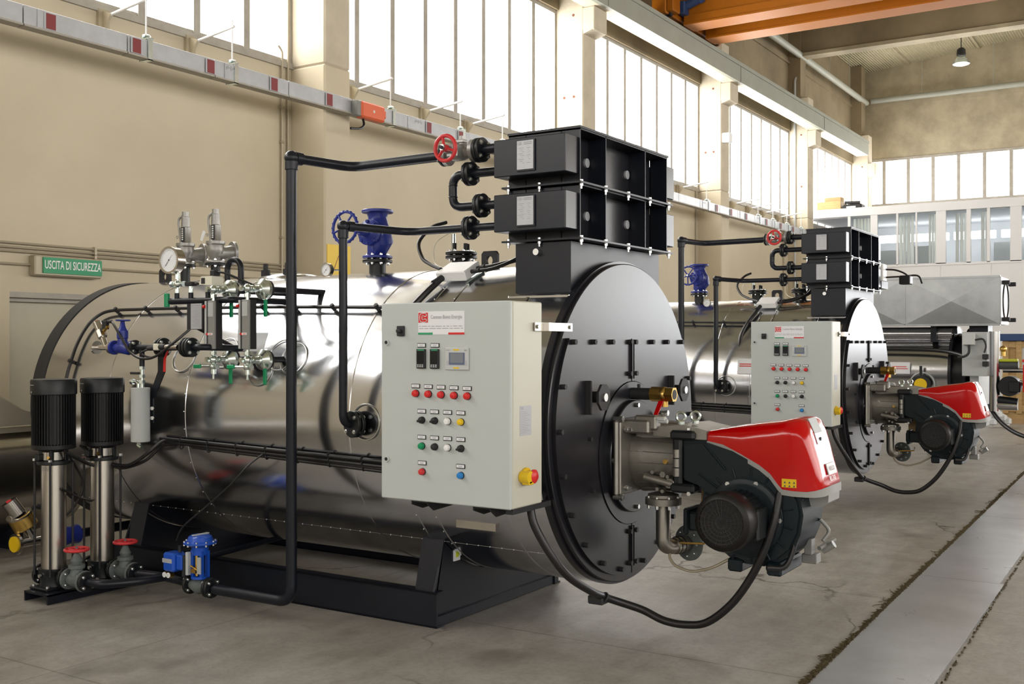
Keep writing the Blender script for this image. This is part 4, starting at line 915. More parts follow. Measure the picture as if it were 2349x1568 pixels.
# blue steam stop valve on top
t = thing('steam_valve', 'large blue angle valve with blue handwheel on top of nearest boiler', 'valve', (BX, 4.6, 2.03), 'blue steam valves')
b = MB('cast_black').cyl((BX, 4.604, 2.02), (BX, 4.604, 2.13), .056, seg=24); flange(b, (BX, 4.604, 2.138), (0, 0, 1), .1, .02, 8, m='cast_black', ph=.2); b.build('nozzle', t)
b = MB('blue'); flange(b, (BX, 4.604, 2.166), (0, 0, 1), .1, .018, 8, m='blue', ph=.2); b.m('blue')
b.tube([(BX, 4.604, 2.17), (BX, 4.59, 2.21), (BX-.01, 4.56, 2.26), (BX-.03, 4.575, 2.32), (BX, 4.6, 2.38), (BX, 4.604, 2.43), (BX, 4.604, 2.466)], .06, 24, rs=[.05, .055, .078, .088, .07, .062, .075])
b.cyl((BX, 4.604, 2.46), (BX, 4.604, 2.48), .106, seg=36, bev=.004); b.box((BX-.04, 4.6, 2.17), (BX-.03, 4.66, 2.26), .003); b.build('valve_body', t)
b = MB('blue').lathe([(.07, 0), (.085, .03), (.085, .06), (.08, .06), (.08, .08), (.085, .085), (.085, .1), (.04, .12), (.035, .17), (.022, .18), (.02, .26)], (BX-.02, 4.585, 2.315), (-1, .02, .06), 28); b.m('blue')
for k in range(8): a = 2*PI*k/8; b.bolt((BX-.10, 4.586+.072*math.cos(a), 2.32+.072*math.sin(a)), (-1, 0, 0), .012, .035)
b.build('bonnet', t)
b = MB('blue'); wheel(b, (5.23, 4.603, 2.335), (1, 0, -.06), .1, .0095, 'blue', 5, .02, waves=22); b.m('bolt').cyl((5.25, 4.603, 2.335), (5.2, 4.603, 2.338), .01); b.build('handwheel', t)
pair(t, 'large blue angle valve with blue handwheel on top of second boiler')
# probe flange, junction box and leads
t = thing('probe_flange', 'black bolted flange carrying level probes on top of nearest boiler', 'flange', (BX, 3.921, 2.03), 'probe flanges')
b = MB('cast_black').cyl((BX, 3.921, 2.03), (BX, 3.921, 2.15), .06); flange(b, (BX, 3.921, 2.135), (0, 0, 1), .1, .02, 8, m='cast_black'); flange(b, (BX, 3.921, 2.16), (0, 0, 1), .1, .018, 8, m='cast_black'); b.build('flange', t)
for dx, dy, h, m in ((-.03, .03, .06, 'black_matt'), (.02, -.02, .06, 'black_matt'), (.02, -.035, .055, 'black_matt'), (-.02, .045, .12, 'zinc')): MB(m).cyl((BX+dx, 3.921+dy, 2.165), (BX+dx, 3.921+dy, 2.165+h), .013, seg=14).m('zinc').cyl((BX+dx, 3.921+dy, 2.165), (BX+dx, 3.921+dy, 2.18), .015, seg=6).build('probe', t)
MB('ivory').tube(smooth([(BX-.02, 3.966, 2.28), (BX-.03, 3.99, 2.29), (BX-.1, 4.05, 2.22), (BX-.15, 4.02, 2.1), (5.2, 3.8, 2.04)]), .003, 6).build('wire', t)
pair(t, 'black bolted flange carrying level probes on top of second boiler')
t = thing('junction_box', 'white junction box with black cables on top of nearest boiler', 'box', (5.15, 3.64, 1.97), 'junction boxes')
rr_ = Matrix.Rotation(R(-25), 3, 'Y')
MB('white').box((5.07, 3.555, 1.985), (5.24, 3.765, 2.045), .006, rot=rr_).m('zinc').box((5.07, 3.54, 1.955), (5.25, 3.56, 1.975), rot=rr_, about=(5.15, 3.64, 2.0)).build('housing', t)
for p, q, r_ in (((5.1, 3.72, 1.985), (5.02, 3.74, 1.94), .02), ((5.2, 3.555, 2.03), (5.2, 3.5, 2.04), .014), ((5.14, 3.555, 2.01), (5.14, 3.5, 2.015), .012)): MB('black_matt').cyl(p, q, r_).build('cable_gland', t)
b = MB('rubber').tube(smooth([(5.06, 3.73, 1.96), (4.95, 3.76, 1.87), (4.86, 3.8, 1.77), (4.8, 3.83, 1.66), (4.74, 3.83, 1.5)]), .02, 10).tube(smooth([(5.2, 3.52, 2.035), (5.22, 3.42, 2.05), (5.3, 3.28, 2.1), (5.32, 3.2, 2.2), (5.3, 3.19, 2.3)]), .013, 8).tube(smooth([(5.14, 3.52, 2.01), (5.17, 3.4, 2.03), (5.25, 3.28, 2.1), (5.28, 3.22, 2.2), (5.3, 3.22, 2.3)]), .011, 8).tube(smooth([(5.12, 3.76, 2.03), (5.2, 3.9, 2.07), (5.25, 4.0, 2.12), (5.3, 4.06, 2.22), (5.35, 4.0, 2.31), (5.45, 3.96, 2.35)]), .012, 8); b.build('cable', t)
pair(t, 'white junction box with black cables on top of second boiler')
# conduits clipped to the cladding
t = thing('cable_conduit', 'black conduit clipped along upper flank of the nearest boiler cladding', 'conduit', (4.9, 5.3, 1.36), 'upper conduits')
pts = [rpt(.945, a, y) for a, y in ((190, 6.66), (176, 6.64), (166.4, 6.633), (160, 6.63), (152, 6.637), (143, 6.636), (137, 6.60), (134, 6.50), (133.5, 6.2), (133.5, 5.713), (134.2, 4.819), (135.5, 4.032), (136, 3.6))]
MB('rubber').tube(smooth(pts), .0115, 10).build('conduit', t)
for a, y in ((133.6, 6.45), (133.4, 6.13), (133.5, 5.82), (133.7, 5.5), (134, 5.0), (134.3, 4.72), (134.8, 4.4), (135.4, 4.05), (160, 6.63)): p = rpt(.92, a, y); q = rpt(.965, a, y); MB('black_matt').cyl(p, q, .013, seg=10).torus(rpt(.945, a, y), (0, 1, 0), .0135, .005, 14, 6).build('clip', t)
pair(t, 'black conduit clipped along upper flank of the second boiler cladding')
t = thing('cable_bundle', 'bundle of black cables clipped along lower flank of nearest boiler', 'cable', (4.64, 4.75, .86), 'cable bundles')
for a0, a1, y0, rr2 in ((190.0, 192.8, 5.64, .012), (191.3, 194.7, 5.6, .012), (192.6, 196.6, 5.35, .010), (191.9, 195.7, 5.3, .008)):
    n = 8; pts = [rpt(.945, a0+(a1-a0)*k/n, y0+(3.6-y0)*k/n) for k in range(n+1)]; MB('rubber').tube(pts, rr2, 10).build('cable', t)
for y in (5.45, 5.2, 4.95, 4.7, 4.45, 4.2, 3.95):
    f_ = (5.6-y)/2; b = MB('black_matt')
    for a0, d in ((190, 2.6), (191.3, 3.2), (192.6, 3.8)): a = a0+d*f_*.95; b.torus(rpt(.945, a, y), (0, 1, 0), .0125, .0045, 12, 6)
    b.box(rpt(.925, 190.3+2.6*f_, y-.004), rpt(.935, 193+3.8*f_, y+.004)); b.build('clip', t)
pair(t, 'bundle of black cables clipped along lower flank of second boiler')

# ------------------------------------------------------------------ copies for the second boiler
for o, lb in PAIR: dup(o, OFF, lb)
pf = [o for o, lb in PAIR if o.name.startswith('probe_flange')][0]
dup(pf, (OFF[0], OFF[1]-.48, 0), 'black bolted flange beside the flue on top of second boiler')

b = MB('paper').prism([(10.517, 3.66, 1.43), (10.517, 3.95, 1.43), (10.481, 3.95, 1.275), (10.481, 3.66, 1.275)], (-.003, 0, .0006)); b.m('red')
for z in (1.37, 1.35): b.box((10.495+(z-1.35)*.23, 3.68, z), (10.499+(z-1.35)*.23, 3.93, z+.01))
tag(b.build('notice', smooth=False), 'white notice with red print stuck on the second boiler cladding', 'notice')
# ================================================================== FITTINGS OF THE NEAREST BOILER ONLY
def mount(b, c, ax_, r): return b
# level gauges
def level_gauge(y, lb, x=4.43, reach=5.06):
    t = thing('level_gauge', lb, 'gauge', (x, y, 1.4), 'level gauges')
    b = MB('black_matt').box((x-.02, y-.04, 1.558), (x+.035, y+.035, 1.845), .003); b.m('grey_plastic').box((x-.034, y-.045, 1.558), (x-.018, y+.012, 1.845), .003); b.m('light_grey').box((x-.026, y+.035, 1.56), (x+.01, y+.05, 1.843), .003); b.m('screen_dark').box((x-.024, y+.049, 1.57), (x+.0, y+.052, 1.83))
    b.m('tank_grey').box((x-.036, y-.035, 1.75), (x-.033, y+.008, 1.835)); b.build('gauge_body', t)
    b = MB('white').box((x-.0365, y-.03, 1.641), (x-.0335, y+.012, 1.653)); b.m('red').prism([(x-.037, y+.03, 1.647), (x-.037, y+.008, 1.656), (x-.037, y+.008, 1.638)], (.002, 0, 0)).box((x-.0372, y-.025, 1.645), (x-.036, y+.0, 1.649)); b.build('level_pointer', t, 'small white marker with red arrow', smooth=False)
    MB('red').cyl((x-.03, y+.04, 1.81), (x-.03, y+.055, 1.81), .01).build('red_knob', t)
    for z, sg in ((1.912, 1), (1.495, -1)):
        b = MB('zinc').cyl((x, y, z-sg*.07), (x, y, z-sg*.025), .012, seg=12).cyl((x, y, z-sg*.05), (x, y, z-sg*.03), .02, seg=6).sphere((x, y, z), .026, 14).cyl((x-.045, y+.012, z), (x, y, z), .012, seg=8).cyl((x-.045, y+.012, z), (x-.03, y+.01, z), .018, seg=6)
        b.cyl((x, y, z), (x+.09, y, z), .019, seg=16).cyl((x+.03, y, z), (x+.045, y, z), .024, seg=6)
        b.sphere((x+.1, y, z-.005), .03, 14).lathe([(.03, 0), (.058, .024), (.062, .028), (.062, .05)], (x+.09, y, z), (1, 0, 0), 28)
        for k in range(4): a = PI/4+k*PI/2; b.bolt((x+.115, y+.042*math.cos(a), z+.042*math.sin(a)), (-1, 0, 0), .010, .01)
        b.build('gauge_cock', t)
        b = MB('black_matt').cyl((x+.14, y, z), (x+.165, y, z), .056, seg=28, bev=.003); b.m('black')
        if sg > 0: b.tube([(x+.16, y, z), (reach, y, z)] if reach < 5.08 else [(x+.16, y, z), (5.1, y, z), (5.1, y, z-.1)], .019, 12, fil=.03)
        else: b.tube([(x+.16, y, z), (4.73, y, z)], .019, 12)
        b.build('pipe_flange', t)
        b = MB('green').box((x+.075, y-.075, z-.165), (x+.09, y-.05, z-.065), .004) if sg > 0 else MB('green').box((x+.07, y-.075, z-.145), (x+.085, y-.05, z-.05), .004)
        b.m('zinc').cyl((x+.085, y-.06, z-.07), (x+.1, y-.02, z-.01), .006, seg=8); b.build('cock_handle', t, 'green cock handle')
    b = MB('zinc').cyl((x, y, 1.47), (x, y, 1.41), .016, seg=10).sphere((x, y, 1.455), .024, 12).cyl((x, y, 1.42), (x, y, 1.38), .007, seg=8).cyl((x-.01, y, 1.455), (x-.02, y+.13, 1.455), .006, seg=8).cyl((x, y-.01, 1.455), (x, y-.035, 1.455), .018, seg=6); b.build('drain_cock', t)
    MB('green').box((x-.03, y+.085, 1.443), (x-.012, y+.145, 1.467), .004).build('cock_handle', t, 'green cock handle')
    return t
level_gauge(4.93, 'dark reflex level gauge with green handles, nearer the silver nameplate')
level_gauge(4.645, 'dark reflex level gauge with green handles, right of the other gauge', reach=5.12)
# instrument manifold with plate
t = thing('instrument_manifold', 'black horizontal manifold tube with silver nameplate on the boiler side', 'manifold', (4.45, 5.1, 1.66))
b = MB('black').tube([(4.45, 5.33, 1.85), (4.45, 4.80, 1.85), (4.9, 4.78, 1.85)], .02, 16, fil=.03); b.m('black')
for y in (5.275, 5.15, 5.0): b.cyl((4.45, y, 1.85), (4.45, y, 1.9), .015, seg=14).m('zinc').cyl((4.45, y, 1.9), (4.45, y, 1.925), .014, seg=8).m('black')
b.build('manifold_tube', t)
b = MB('black_matt').box((4.44, 5.03, 1.675), (4.46, 5.175, 1.84), .002).box((4.46, 5.12, 1.7), (4.66, 5.14, 1.73)).cyl((4.45, 5.13, 1.7), (4.7, 5.0, 1.55), .012); b.build('nameplate_bracket', t)
b = MB('label_silver').box((4.436, 5.04, 1.678), (4.44, 5.135, 1.832)); b.text('CE', (4.4355, 5.122, 1.82), U, V, .016, m='ink_soft')
for k in range(14): b.box((4.4352, 5.045+.01*(k % 2), 1.808-k*.0088), (4.4361, 5.128-.012*(k % 3), 1.8095-k*.0088))
b.box((4.4352, 5.05, 1.818), (4.4361, 5.105, 1.822)); b.build('nameplate', t, smooth=False)
b = MB('zinc').cyl((4.45, 5.33, 1.85), (4.45, 5.35, 1.85), .014, seg=6).cyl((4.45, 5.345, 1.855), (4.43, 5.36, 1.86), .006, seg=6); b.build('cock', t)
MB('green').cyl((4.44, 5.355, 1.90), (4.44, 5.355, 1.815), .0175, seg=14, bev=.003).build('cock_handle', t, 'green cock handle')
t = gauge('pressure_gauge', (4.40, 5.285, 2.10), .079, .062, 'large round pressure gauge with white dial in front of the safety valves', None, None, n=(-1, -.05, 0))
b = MB('zinc').cyl((4.45, 5.27, 1.92), (4.45, 5.27, 2.03), .009, seg=10).cyl((4.45, 5.27, 1.985), (4.45, 5.27, 2.02), .016, seg=6).sphere((4.45, 5.27, 1.955), .024, 12).cyl((4.45, 5.31, 1.955), (4.45, 5.225, 1.955), .013, seg=10).cyl((4.45, 5.325, 1.955), (4.45, 5.305, 1.955), .02, seg=6).cyl((4.45, 5.23, 1.955), (4.45, 5.212, 1.955), .02, seg=6).tube([(4.43, 5.27, 1.94), (4.43, 5.32, 1.915)], .002, 6); b.build('gauge_cock', t)
t = thing('pressure_switch', 'off-white pressure switch box behind the left level gauge', 'switch', (4.46, 4.99, 1.93))
MB('ivory').prism([(4.44, 5.065, 1.945), (4.44, 5.05, 1.995), (4.44, 4.955, 1.995), (4.44, 4.955, 1.94)], (.09, 0, 0)).build('housing', t); MB('black_matt').box((4.437, 5.015, 1.95), (4.441, 5.045, 1.985)).build('window', t)
b = MB('black_matt').box((4.45, 4.95, 1.995), (4.5, 4.985, 2.03), .003).tube(smooth([(4.48, 4.96, 2.02), (4.5, 4.9, 2.01), (4.6, 4.8, 1.95), (4.7, 4.75, 1.9)]), .007, 8); b.build('connector', t)
t = thing('pressure_sensor', 'small black transmitter on the middle manifold stub', 'sensor', (4.45, 5.15, 1.925))
MB('black_matt').box((4.42, 5.115, 1.94), (4.47, 5.175, 1.965), .004).cyl((4.45, 5.12, 1.952), (4.45, 5.09, 1.952), .009).build('sensor_head', t); MB('zinc').cyl((4.45, 5.15, 1.92), (4.45, 5.15, 1.942), .014, seg=6).build('nipple', t)
# safety valves
def safety(y, lb):
    x = BX; t = thing('safety_valve', lb, 'safety valve', (x, y, 2.0), 'safety valves')
    b = MB('cast_black').cyl((x, y, 2.0), (x, y, 2.17), .035); flange(b, (x, y, 2.178), (0, 0, 1), .075, .016, 4, m='cast_black'); b.build('nozzle', t)
    b = MB('cast_silver'); flange(b, (x, y, 2.197), (0, 0, 1), .075, .018, 4, m='cast_silver'); b.m('cast_silver').lathe([(.04, 0), (.045, .03), (.062, .06), (.065, .09), (.06, .12), (.07, .13), (.07, .15), (.058, .152)], (x, y, 2.2), (0, 0, 1), 28)
    b.tube([(x, y, 2.262), (x+.07, y-.02, 2.265), (x+.125, y-.04, 2.268)], .05, 20, rs=[.056, .05, .062]).cyl((x+.12, y-.038, 2.268), (x+.142, y-.046, 2.268), .09, seg=32, bev=.004); b.build('valve_body', t)
    for k in range(4): pass
    b = MB('cast_silver').lathe([(.05, 0), (.042, .012), (.04, .12), (.033, .125), (.031, .2), (.026, .203), (.026, .24)], (x, y, 2.35), (0, 0, 1), 24); b.tube([(x-.02, y+.03, 2.36), (x-.03, y+.045, 2.5), (x-.03, y+.04, 2.54), (x-.02, y+.01, 2.56)], .009, 8, fil=.02).torus((x-.02, y+.07, 2.4), (1, 0, 0), .01, .003, 12, 5); b.build('bonnet', t)
    b = MB('black_matt').box((x-.048, y-.035, 2.36), (x-.04, y-.006, 2.47)); b.m('white')
    for k in range(6): b.box((x-.05, y-.03, 2.37+k*.016), (x-.047, y-.015, 2.38+k*.016))
    b.build('scale_plate', t, smooth=False)
    return t
safety(6.49, 'cast grey safety valve just behind the big pressure gauge'); s2 = safety(6.16, 'cast grey safety valve to the right, with a white paper tag')
MB('paper').prism([(BX-.06, 6.23, 2.43), (BX-.06, 6.20, 2.42), (BX-.06, 6.235, 2.35), (BX-.06, 6.26, 2.36)], (.002, 0, 0)).build('paper_tag', s2)
t = thing('siphon_tube', 'thick black inverted U tube in front of the yellow lit wall gap', 'tube', (5.3, 5.69, 1.96)); t['label'] = 'thick black inverted U tube right of the safety valves'
MB('black').tube([(5.3, 5.755, 1.96), (5.3, 5.755, 2.11)]+[(5.3, 5.688+.067*math.cos(R(a)), 2.11+.067*math.sin(R(a))) for a in range(0, 181, 15)]+[(5.3, 5.62, 1.96)], .021, 16).build('tube', t)
# blowdown line, sample cooler
t = thing('angle_seat_valve', 'stainless angle seat valve with tilted actuator at the left end of the blowdown line', 'valve', (4.35, 5.85, 1.52))
b = MB('steel').cyl((4.35, 5.925, 1.565), (4.35, 5.91, 1.565), .042, seg=28).cyl((4.35, 5.91, 1.565), (4.35, 5.76, 1.565), .018, seg=16).cyl((4.35, 5.775, 1.565), (4.35, 5.755, 1.565), .04, seg=28).cyl((4.35, 5.82, 1.565), (4.35, 5.86, 1.64), .017); b.m('cardboard').cyl((4.35, 5.927, 1.565), (4.35, 5.925, 1.565), .02); b.m('sticker_red').cyl((4.35, 5.935, 1.565), (4.35, 5.926, 1.565), .016)
b.build('valve_body', t); b = MB('steel').cyl((4.35, 5.855, 1.63), (4.35, 5.88, 1.672), .03, seg=8).cyl((4.35, 5.88, 1.672), (4.35, 5.915, 1.725), .026, seg=20); b.m('red').cyl((4.35, 5.915, 1.725), (4.35, 5.92, 1.733), .012); b.build('actuator', t)
b = MB('brass').cyl((4.34, 5.83, 1.67), (4.34, 5.79, 1.70), .01); b.m('black_matt').box((4.33, 5.80, 1.68), (4.36, 5.84, 1.735), .004).cyl((4.35, 5.80, 1.728), (4.35, 5.765, 1.728), .01); b.build('solenoid', t)
t = thing('globe_valve', 'small blue globe valve with flat blue handwheel on the blowdown line', 'valve', (4.35, 5.65, 1.52))
b = MB('blue').cyl((4.35, 5.748, 1.565), (4.35, 5.732, 1.565), .045).tube([(4.35, 5.74, 1.565), (4.35, 5.70, 1.56), (4.35, 5.66, 1.565), (4.35, 5.60, 1.55), (4.35, 5.565, 1.565)], .03, 16, rs=[.022, .032, .038, .032, .024]).cyl((4.35, 5.57, 1.565), (4.35, 5.555, 1.565), .045).lathe([(.034, 0), (.03, .04), (.035, .045), (.035, .09), (.02, .11), (.012, .15)], (4.35, 5.66, 1.58), (0, 0, 1), 20); b.build('valve_body', t)
b = MB('blue').lathe([(.0, 0), (.04, .002), (.046, .006), (.046, .012), (.0, .012)], (4.35, 5.655, 1.728), (0, 0, 1), 24).cyl((4.35, 5.655, 1.68), (4.35, 5.655, 1.735), .009); b.build('handwheel', t)
t = thing('blowdown_pipe', 'short black flanged blowdown pipe with steel sensor, left of the level gauges', 'pipe', (4.35, 5.2, 1.5))
b = MB('black').tube([(4.35, 5.55, 1.565), (4.35, 4.93, 1.57), (4.66, 4.9, 1.56)], .02, 14, fil=.05).cyl((4.35, 5.475, 1.56), (4.35, 5.475, 1.44), .016); b.build('pipe', t)
for x, y in ((4.35, 5.54), (4.40, 5.36), (4.40, 5.335), (4.35, 5.075), (4.35, 5.05), (4.35, 5.025)): flange(MB('cast_black'), (x, y, 1.568), (0, 1, 0), .058 if y < 5.5 else .045, .018, 4, m='cast_black', br=.011).build('flange', t)
b = MB('steel').cyl((4.3, 5.27, 1.57), (4.3, 5.09, 1.57), .014, seg=14); b.m('ivory').box((4.28, 5.245, 1.55), (4.32, 5.29, 1.59), .004); b.m('black_matt').cyl((4.3, 5.25, 1.57), (4.3, 5.2, 1.57), .018).cyl((4.3, 5.36, 1.56), (4.3, 5.29, 1.565), .012); b.build('level_sensor', t, 'steel rod sensor with off-white head')
MB('red').prism([(4.34, 5.235, 1.545), (4.34, 5.22, 1.55), (4.34, 5.245, 1.5), (4.34, 5.25, 1.42), (4.34, 5.27, 1.42), (4.34, 5.265, 1.5)], (.003, 0, 0)).build('warning_ribbon', t)
b = MB('rubber').tube(smooth([(4.35, 5.765, 1.728), (4.33, 5.72, 1.71), (4.30, 5.6, 1.62), (4.28, 5.5, 1.54), (4.27, 5.38, 1.5), (4.27, 5.25, 1.515), (4.3, 5.12, 1.6), (4.38, 5.08, 1.675)]), .008, 8).tube(smooth([(4.3, 5.34, 1.56), (4.28, 5.4, 1.53), (4.3, 5.3, 1.51), (4.3, 5.15, 1.58), (4.4, 5.1, 1.675)]), .006, 8); b.build('cable', t)
t = thing('sample_cooler', 'grey vertical cylinder sample cooler hanging under the blowdown pipe', 'cooler', (4.35, 5.49, .93))
MB('tank_grey').cyl((4.35, 5.49, .985), (4.35, 5.49, 1.318), .057, seg=32, bev=.003).build('vessel', t)
b = MB('zinc').cyl((4.35, 5.475, 1.45), (4.35, 5.475, 1.318), .011, seg=10)
for z in (1.43, 1.38, 1.345): b.cyl((4.35, 5.475, z), (4.35, 5.475, z+.02), .02, seg=6)
b.tube([(4.35, 5.51, 1.315), (4.35, 5.51, 1.35), (4.35, 5.56, 1.355)], .011, 10, fil=.02).cyl((4.35, 5.55, 1.354), (4.35, 5.575, 1.354), .017, seg=12).tube([(4.35, 5.5, .985), (4.35, 5.51, .955), (4.35, 5.48, .945)], .015, 10).build('fitting', t) if False else b.tube([(4.35, 5.51, 1.315), (4.35, 5.51, 1.35), (4.35, 5.56, 1.355)], .011, 10, fil=.02).cyl((4.35, 5.555, 1.354), (4.35, 5.575, 1.354), .017, seg=12)
b.tube([(4.35, 5.5, .985), (4.35, 5.51, .96), (4.35, 5.475, .95)], .014, 10, fil=.01); b.build('fitting', t)
MB('black_matt').box((4.325, 5.485, 1.40), (4.345, 5.56, 1.415), .003).build('valve_lever', t)
b = MB('black').box((4.395, 5.32, 1.42), (4.403, 5.385, 1.56)).prism([(4.395, 5.385, 1.42), (4.395, 5.32, 1.42), (4.402, 5.43, 1.25), (4.402, 5.47, 1.27)], (.008, 0, 0)).box((4.4, 5.435, 1.1), (4.408, 5.475, 1.27)); b.m('bolt').bolt((4.4, 5.44, 1.19), (-1, -.5, 0), .012, .01).bolt((4.4, 5.44, 1.13), (-1, -.5, 0), .012, .01); b.build('strap', t)
tag(MB('rubber').tube(smooth([(4.5, 5.338, .365), (4.5, 5.31, .42), (4.49, 5.239, .482), (4.48, 5.045, .606), (4.5, 4.856, .751), (4.55, 4.77, .86), (4.63, 4.72, .93)]), .006, 8).build('signal_cable'), 'thin black cable arching from the blue control valve up to the bundle', 'cable')
tag(MB('rubber').tube(smooth([(4.38, 6.12, .93), (4.45, 6.0, .83), (4.5, 5.85, .80), (4.52, 5.75, .83), (4.56, 5.66, .9), (4.62, 5.6, .965), (4.63, 5.5, .965)]), .012, 10).tube(smooth([(4.5, 5.95, .79), (4.52, 5.85, .785), (4.56, 5.7, .84), (4.62, 5.62, .93), (4.63, 5.5, .945)]), .010, 10).build('pump_cable'), 'black cables sweeping from the pumps up to the boiler cable bundle', 'cable')
tag(MB('rubber').tube(smooth([(4.12, 5.93, .93), (4.2, 5.93, .88), (4.3, 5.95, .83), (4.4, 6.0, .80)]), .011, 10).tube(smooth([(4.13, 5.92, .93), (4.25, 5.98, .8), (4.3, 5.98, .7), (4.28, 6.0, .6), (4.22, 6.05, .5), (4.1, 6.13, .44)]), .008, 8).tube(smooth([(4.12, 5.95, .69), (4.25, 5.97, .62), (4.4, 6.02, .57)]), .008, 8).build('pump_cable'), 'black cables hanging between the two vertical pumps', 'cable')
tag(MB('black').tube([(4.6, 5.2, .26), (5.3, 5.2, .285)], .018, 12).build('drain_pipe'), 'thin black drain pipe crossing under the nearest boiler', 'pipe')

# ------------------------------------------------------------------ pumps
def pump(x, y, lb, rz_):
    t = thing('feedwater_pump', lb, 'pump', (x, y, .06), 'feedwater pumps')
    b = MB('cast_black').box((x-.11, y-.09, .062), (x+.11, y+.09, .08), .006).lathe([(.085, 0), (.08, .03), (.088, .09), (.092, .1), (.092, .115)], (x, y, .075), (0, 0, 1), 28)
    b.cyl((x, y-.13, .135), (x, y+.13, .135), .04); flange(b, (x, y-.125, .135), (0, 1, 0), .065, .02, 4, m='cast_black'); flange(b, (x, y+.125, .135), (0, 1, 0), .065, .02, 4, m='cast_black'); b.m('bolt')
    for sx in (-1, 1): b.bolt((x+sx*.09, y+.07, .08), (0, 0, 1), .011, .012).bolt((x+sx*.09, y-.07, .08), (0, 0, 1), .011, .012)
    b.bolt((x-.09, y, .15), (-1, 0, 0), .012, .014); b.build('pump_base', t)
    MB('brushed').cyl((x, y, .185), (x, y, .84), .074, seg=40).build('sleeve', t)
    MB('ink_soft').text('12/22', (x-.0745, y-.01, .81), U, V, .03, m='ink_soft').build('marking', t)
    for sx, sy in ((1, 1), (1, -1), (-1, 1), (-1, -1)):
        a = R(45); px, py = x+sx*.088*.9, y+sy*.088*.9; MB('black_matt').cyl((px, py, .15), (px, py, .85), .007, seg=10).build('tie_rod', t)
    b = MB('cast_black').lathe([(.095, 0), (.1, .004), (.1, .022), (.06, .024), (.055, .07), (.085, .09), (.085, .1)], (x, y, .835), (0, 0, 1), 32)
    for sx, sy in ((1, 1), (1, -1), (-1, 1), (-1, -1)): b.m('cast_black').box((x+sx*.05-.012, y+sy*.05-.012, .855), (x+sx*.05+.012, y+sy*.05+.012, .945), .003).m('bolt').bolt((x+sx*.08, y+sy*.08, .858), (0, 0, 1), .012, .014)
    b.m('cast_black').box((x-.085, y+.03, .858), (x-.05, y+.075, .9), .004); b.m('brass').cyl((x-.06, y-.05, .875), (x-.08, y-.06, .885), .01, seg=8); b.build('motor_stool', t)
    b = MB('steel').lathe([(.068, 0), (.068, .075)], (x, y, .865), (0, 0, 1), 28, cap=False); b.build('coupling_guard', t)
    b = MB('pump_black').cyl((x, y, .935), (x, y, 1.29), .115, seg=40)
    for k in range(44):
        a = 2*PI*k/44; b.box((x+.11, y-.0022, .955), (x+.13, y+.0022, 1.285), rot=Matrix.Rotation(a, 3, 'Z'), about=(x, y, 1.1))
    b.lathe([(.12, 0), (.13, .006), (.13, .03), (.118, .035)], (x, y, .93), (0, 0, 1), 40); b.build('motor', t)
    b = MB('cast_black').box((x-.05, y+.115, 1.09), (x+.05, y+.16, 1.23), .008); b.m('bolt').cyl((x-.05, y+.14, 1.1), (x-.056, y+.14, 1.1), .006); b.build('terminal_box', t)
    b = MB('cast_black').lathe([(.134, 0), (.137, .004), (.137, .085), (.132, .095), (.1, .098), (0, .1)], (x, y, 1.272), (0, 0, 1), 48); b.m('bolt').bolt((x-.137, y+.02, 1.29), (-1, 0, 0), .006, .004); b.m('light_grey')
    for k in range(9): a = R(158+k*2.4); b.box((x+.1375*math.cos(a)-.001, y+.1375*math.sin(a)*-1-.0015 if False else y+.05-.006*k, 1.332), (x-.128, y+.054-.006*k, 1.335))
    b.build('fan_cover', t)
    return t
pump(4.13, 6.04, 'black and stainless vertical multistage pump, leftmost, at the channel end', 0)
pump(4.455, 6.0, 'black and stainless vertical multistage pump, nearer the boiler', 0)
tag(MB('black').box((3.98, 5.88, .05), (4.78, 6.12, .062)).box((3.98, 5.88, 0), (4.78, 5.892, .06)).box((3.98, 6.108, 0), (4.78, 6.12, .06)).build('steel_channel', smooth=False), 'black steel channel on the floor under the two pumps', 'channel')
def gatev(x, y, lb):
    t = thing('gate_valve', lb, 'valve', (x, y, .07), 'pump gate valves'); z = .135
    b = MB('cast_grey'); flange(b, (x, y+.075, z), (0, 1, 0), .065, .018, 4, m='cast_grey'); flange(b, (x, y-.075, z), (0, 1, 0), .065, .018, 4, m='cast_grey'); b.m('cast_grey').tube([(x, y+.07, z), (x, y, z), (x, y-.07, z)], .04, 20, rs=[.034, .05, .034])
    b.lathe([(.042, 0), (.035, .04), (.05, .045), (.05, .065), (.03, .07), (.036, .09), (.018, .13), (.012, .135)], (x, y, z+.03), (0, 0, 1), 16).box((x-.03, y-.045, z+.07), (x+.03, y+.045, z+.09), .006)
    b.prism([(x-.006, y-.03, z+.1), (x-.006, y-.018, z+.1), (x-.006, y-.008, z+.165), (x-.006, y-.016, z+.165)], (.012, 0, 0)).prism([(x-.006, y+.03, z+.1), (x-.006, y+.018, z+.1), (x-.006, y+.008, z+.165), (x-.006, y+.016, z+.165)], (.012, 0, 0)); b.build('valve_body', t)
    b = MB('wheel_red'); wheel(b, (x, y, z+.188), (0, 0, 1), .068, .0095, 'wheel_red', 4, .012); b.m('cast_grey').cyl((x, y, z+.16), (x, y, z+.205), .008); b.build('handwheel', t)
    return t
gatev(4.13, 5.81, 'grey gate valve with red handwheel in front of the leftmost pump')
gatev(4.455, 5.77, 'grey gate valve with red handwheel in front of the pump nearer the boiler')
t = thing('pump_manifold', 'black pipes joining both pump valves into one line on the floor', 'pipe', (4.4, 5.55, .09))
b = MB('black').tube([(4.13, 5.70, .135), (4.13, 5.58, .135), (4.30, 5.46, .135), (4.495, 5.44, .13)], .026, 18, fil=.1).tube([(4.455, 5.66, .135), (4.5, 5.5, .13), (4.5, 5.24, .12)], .026, 18, fil=.05); b.build('pipe', t)
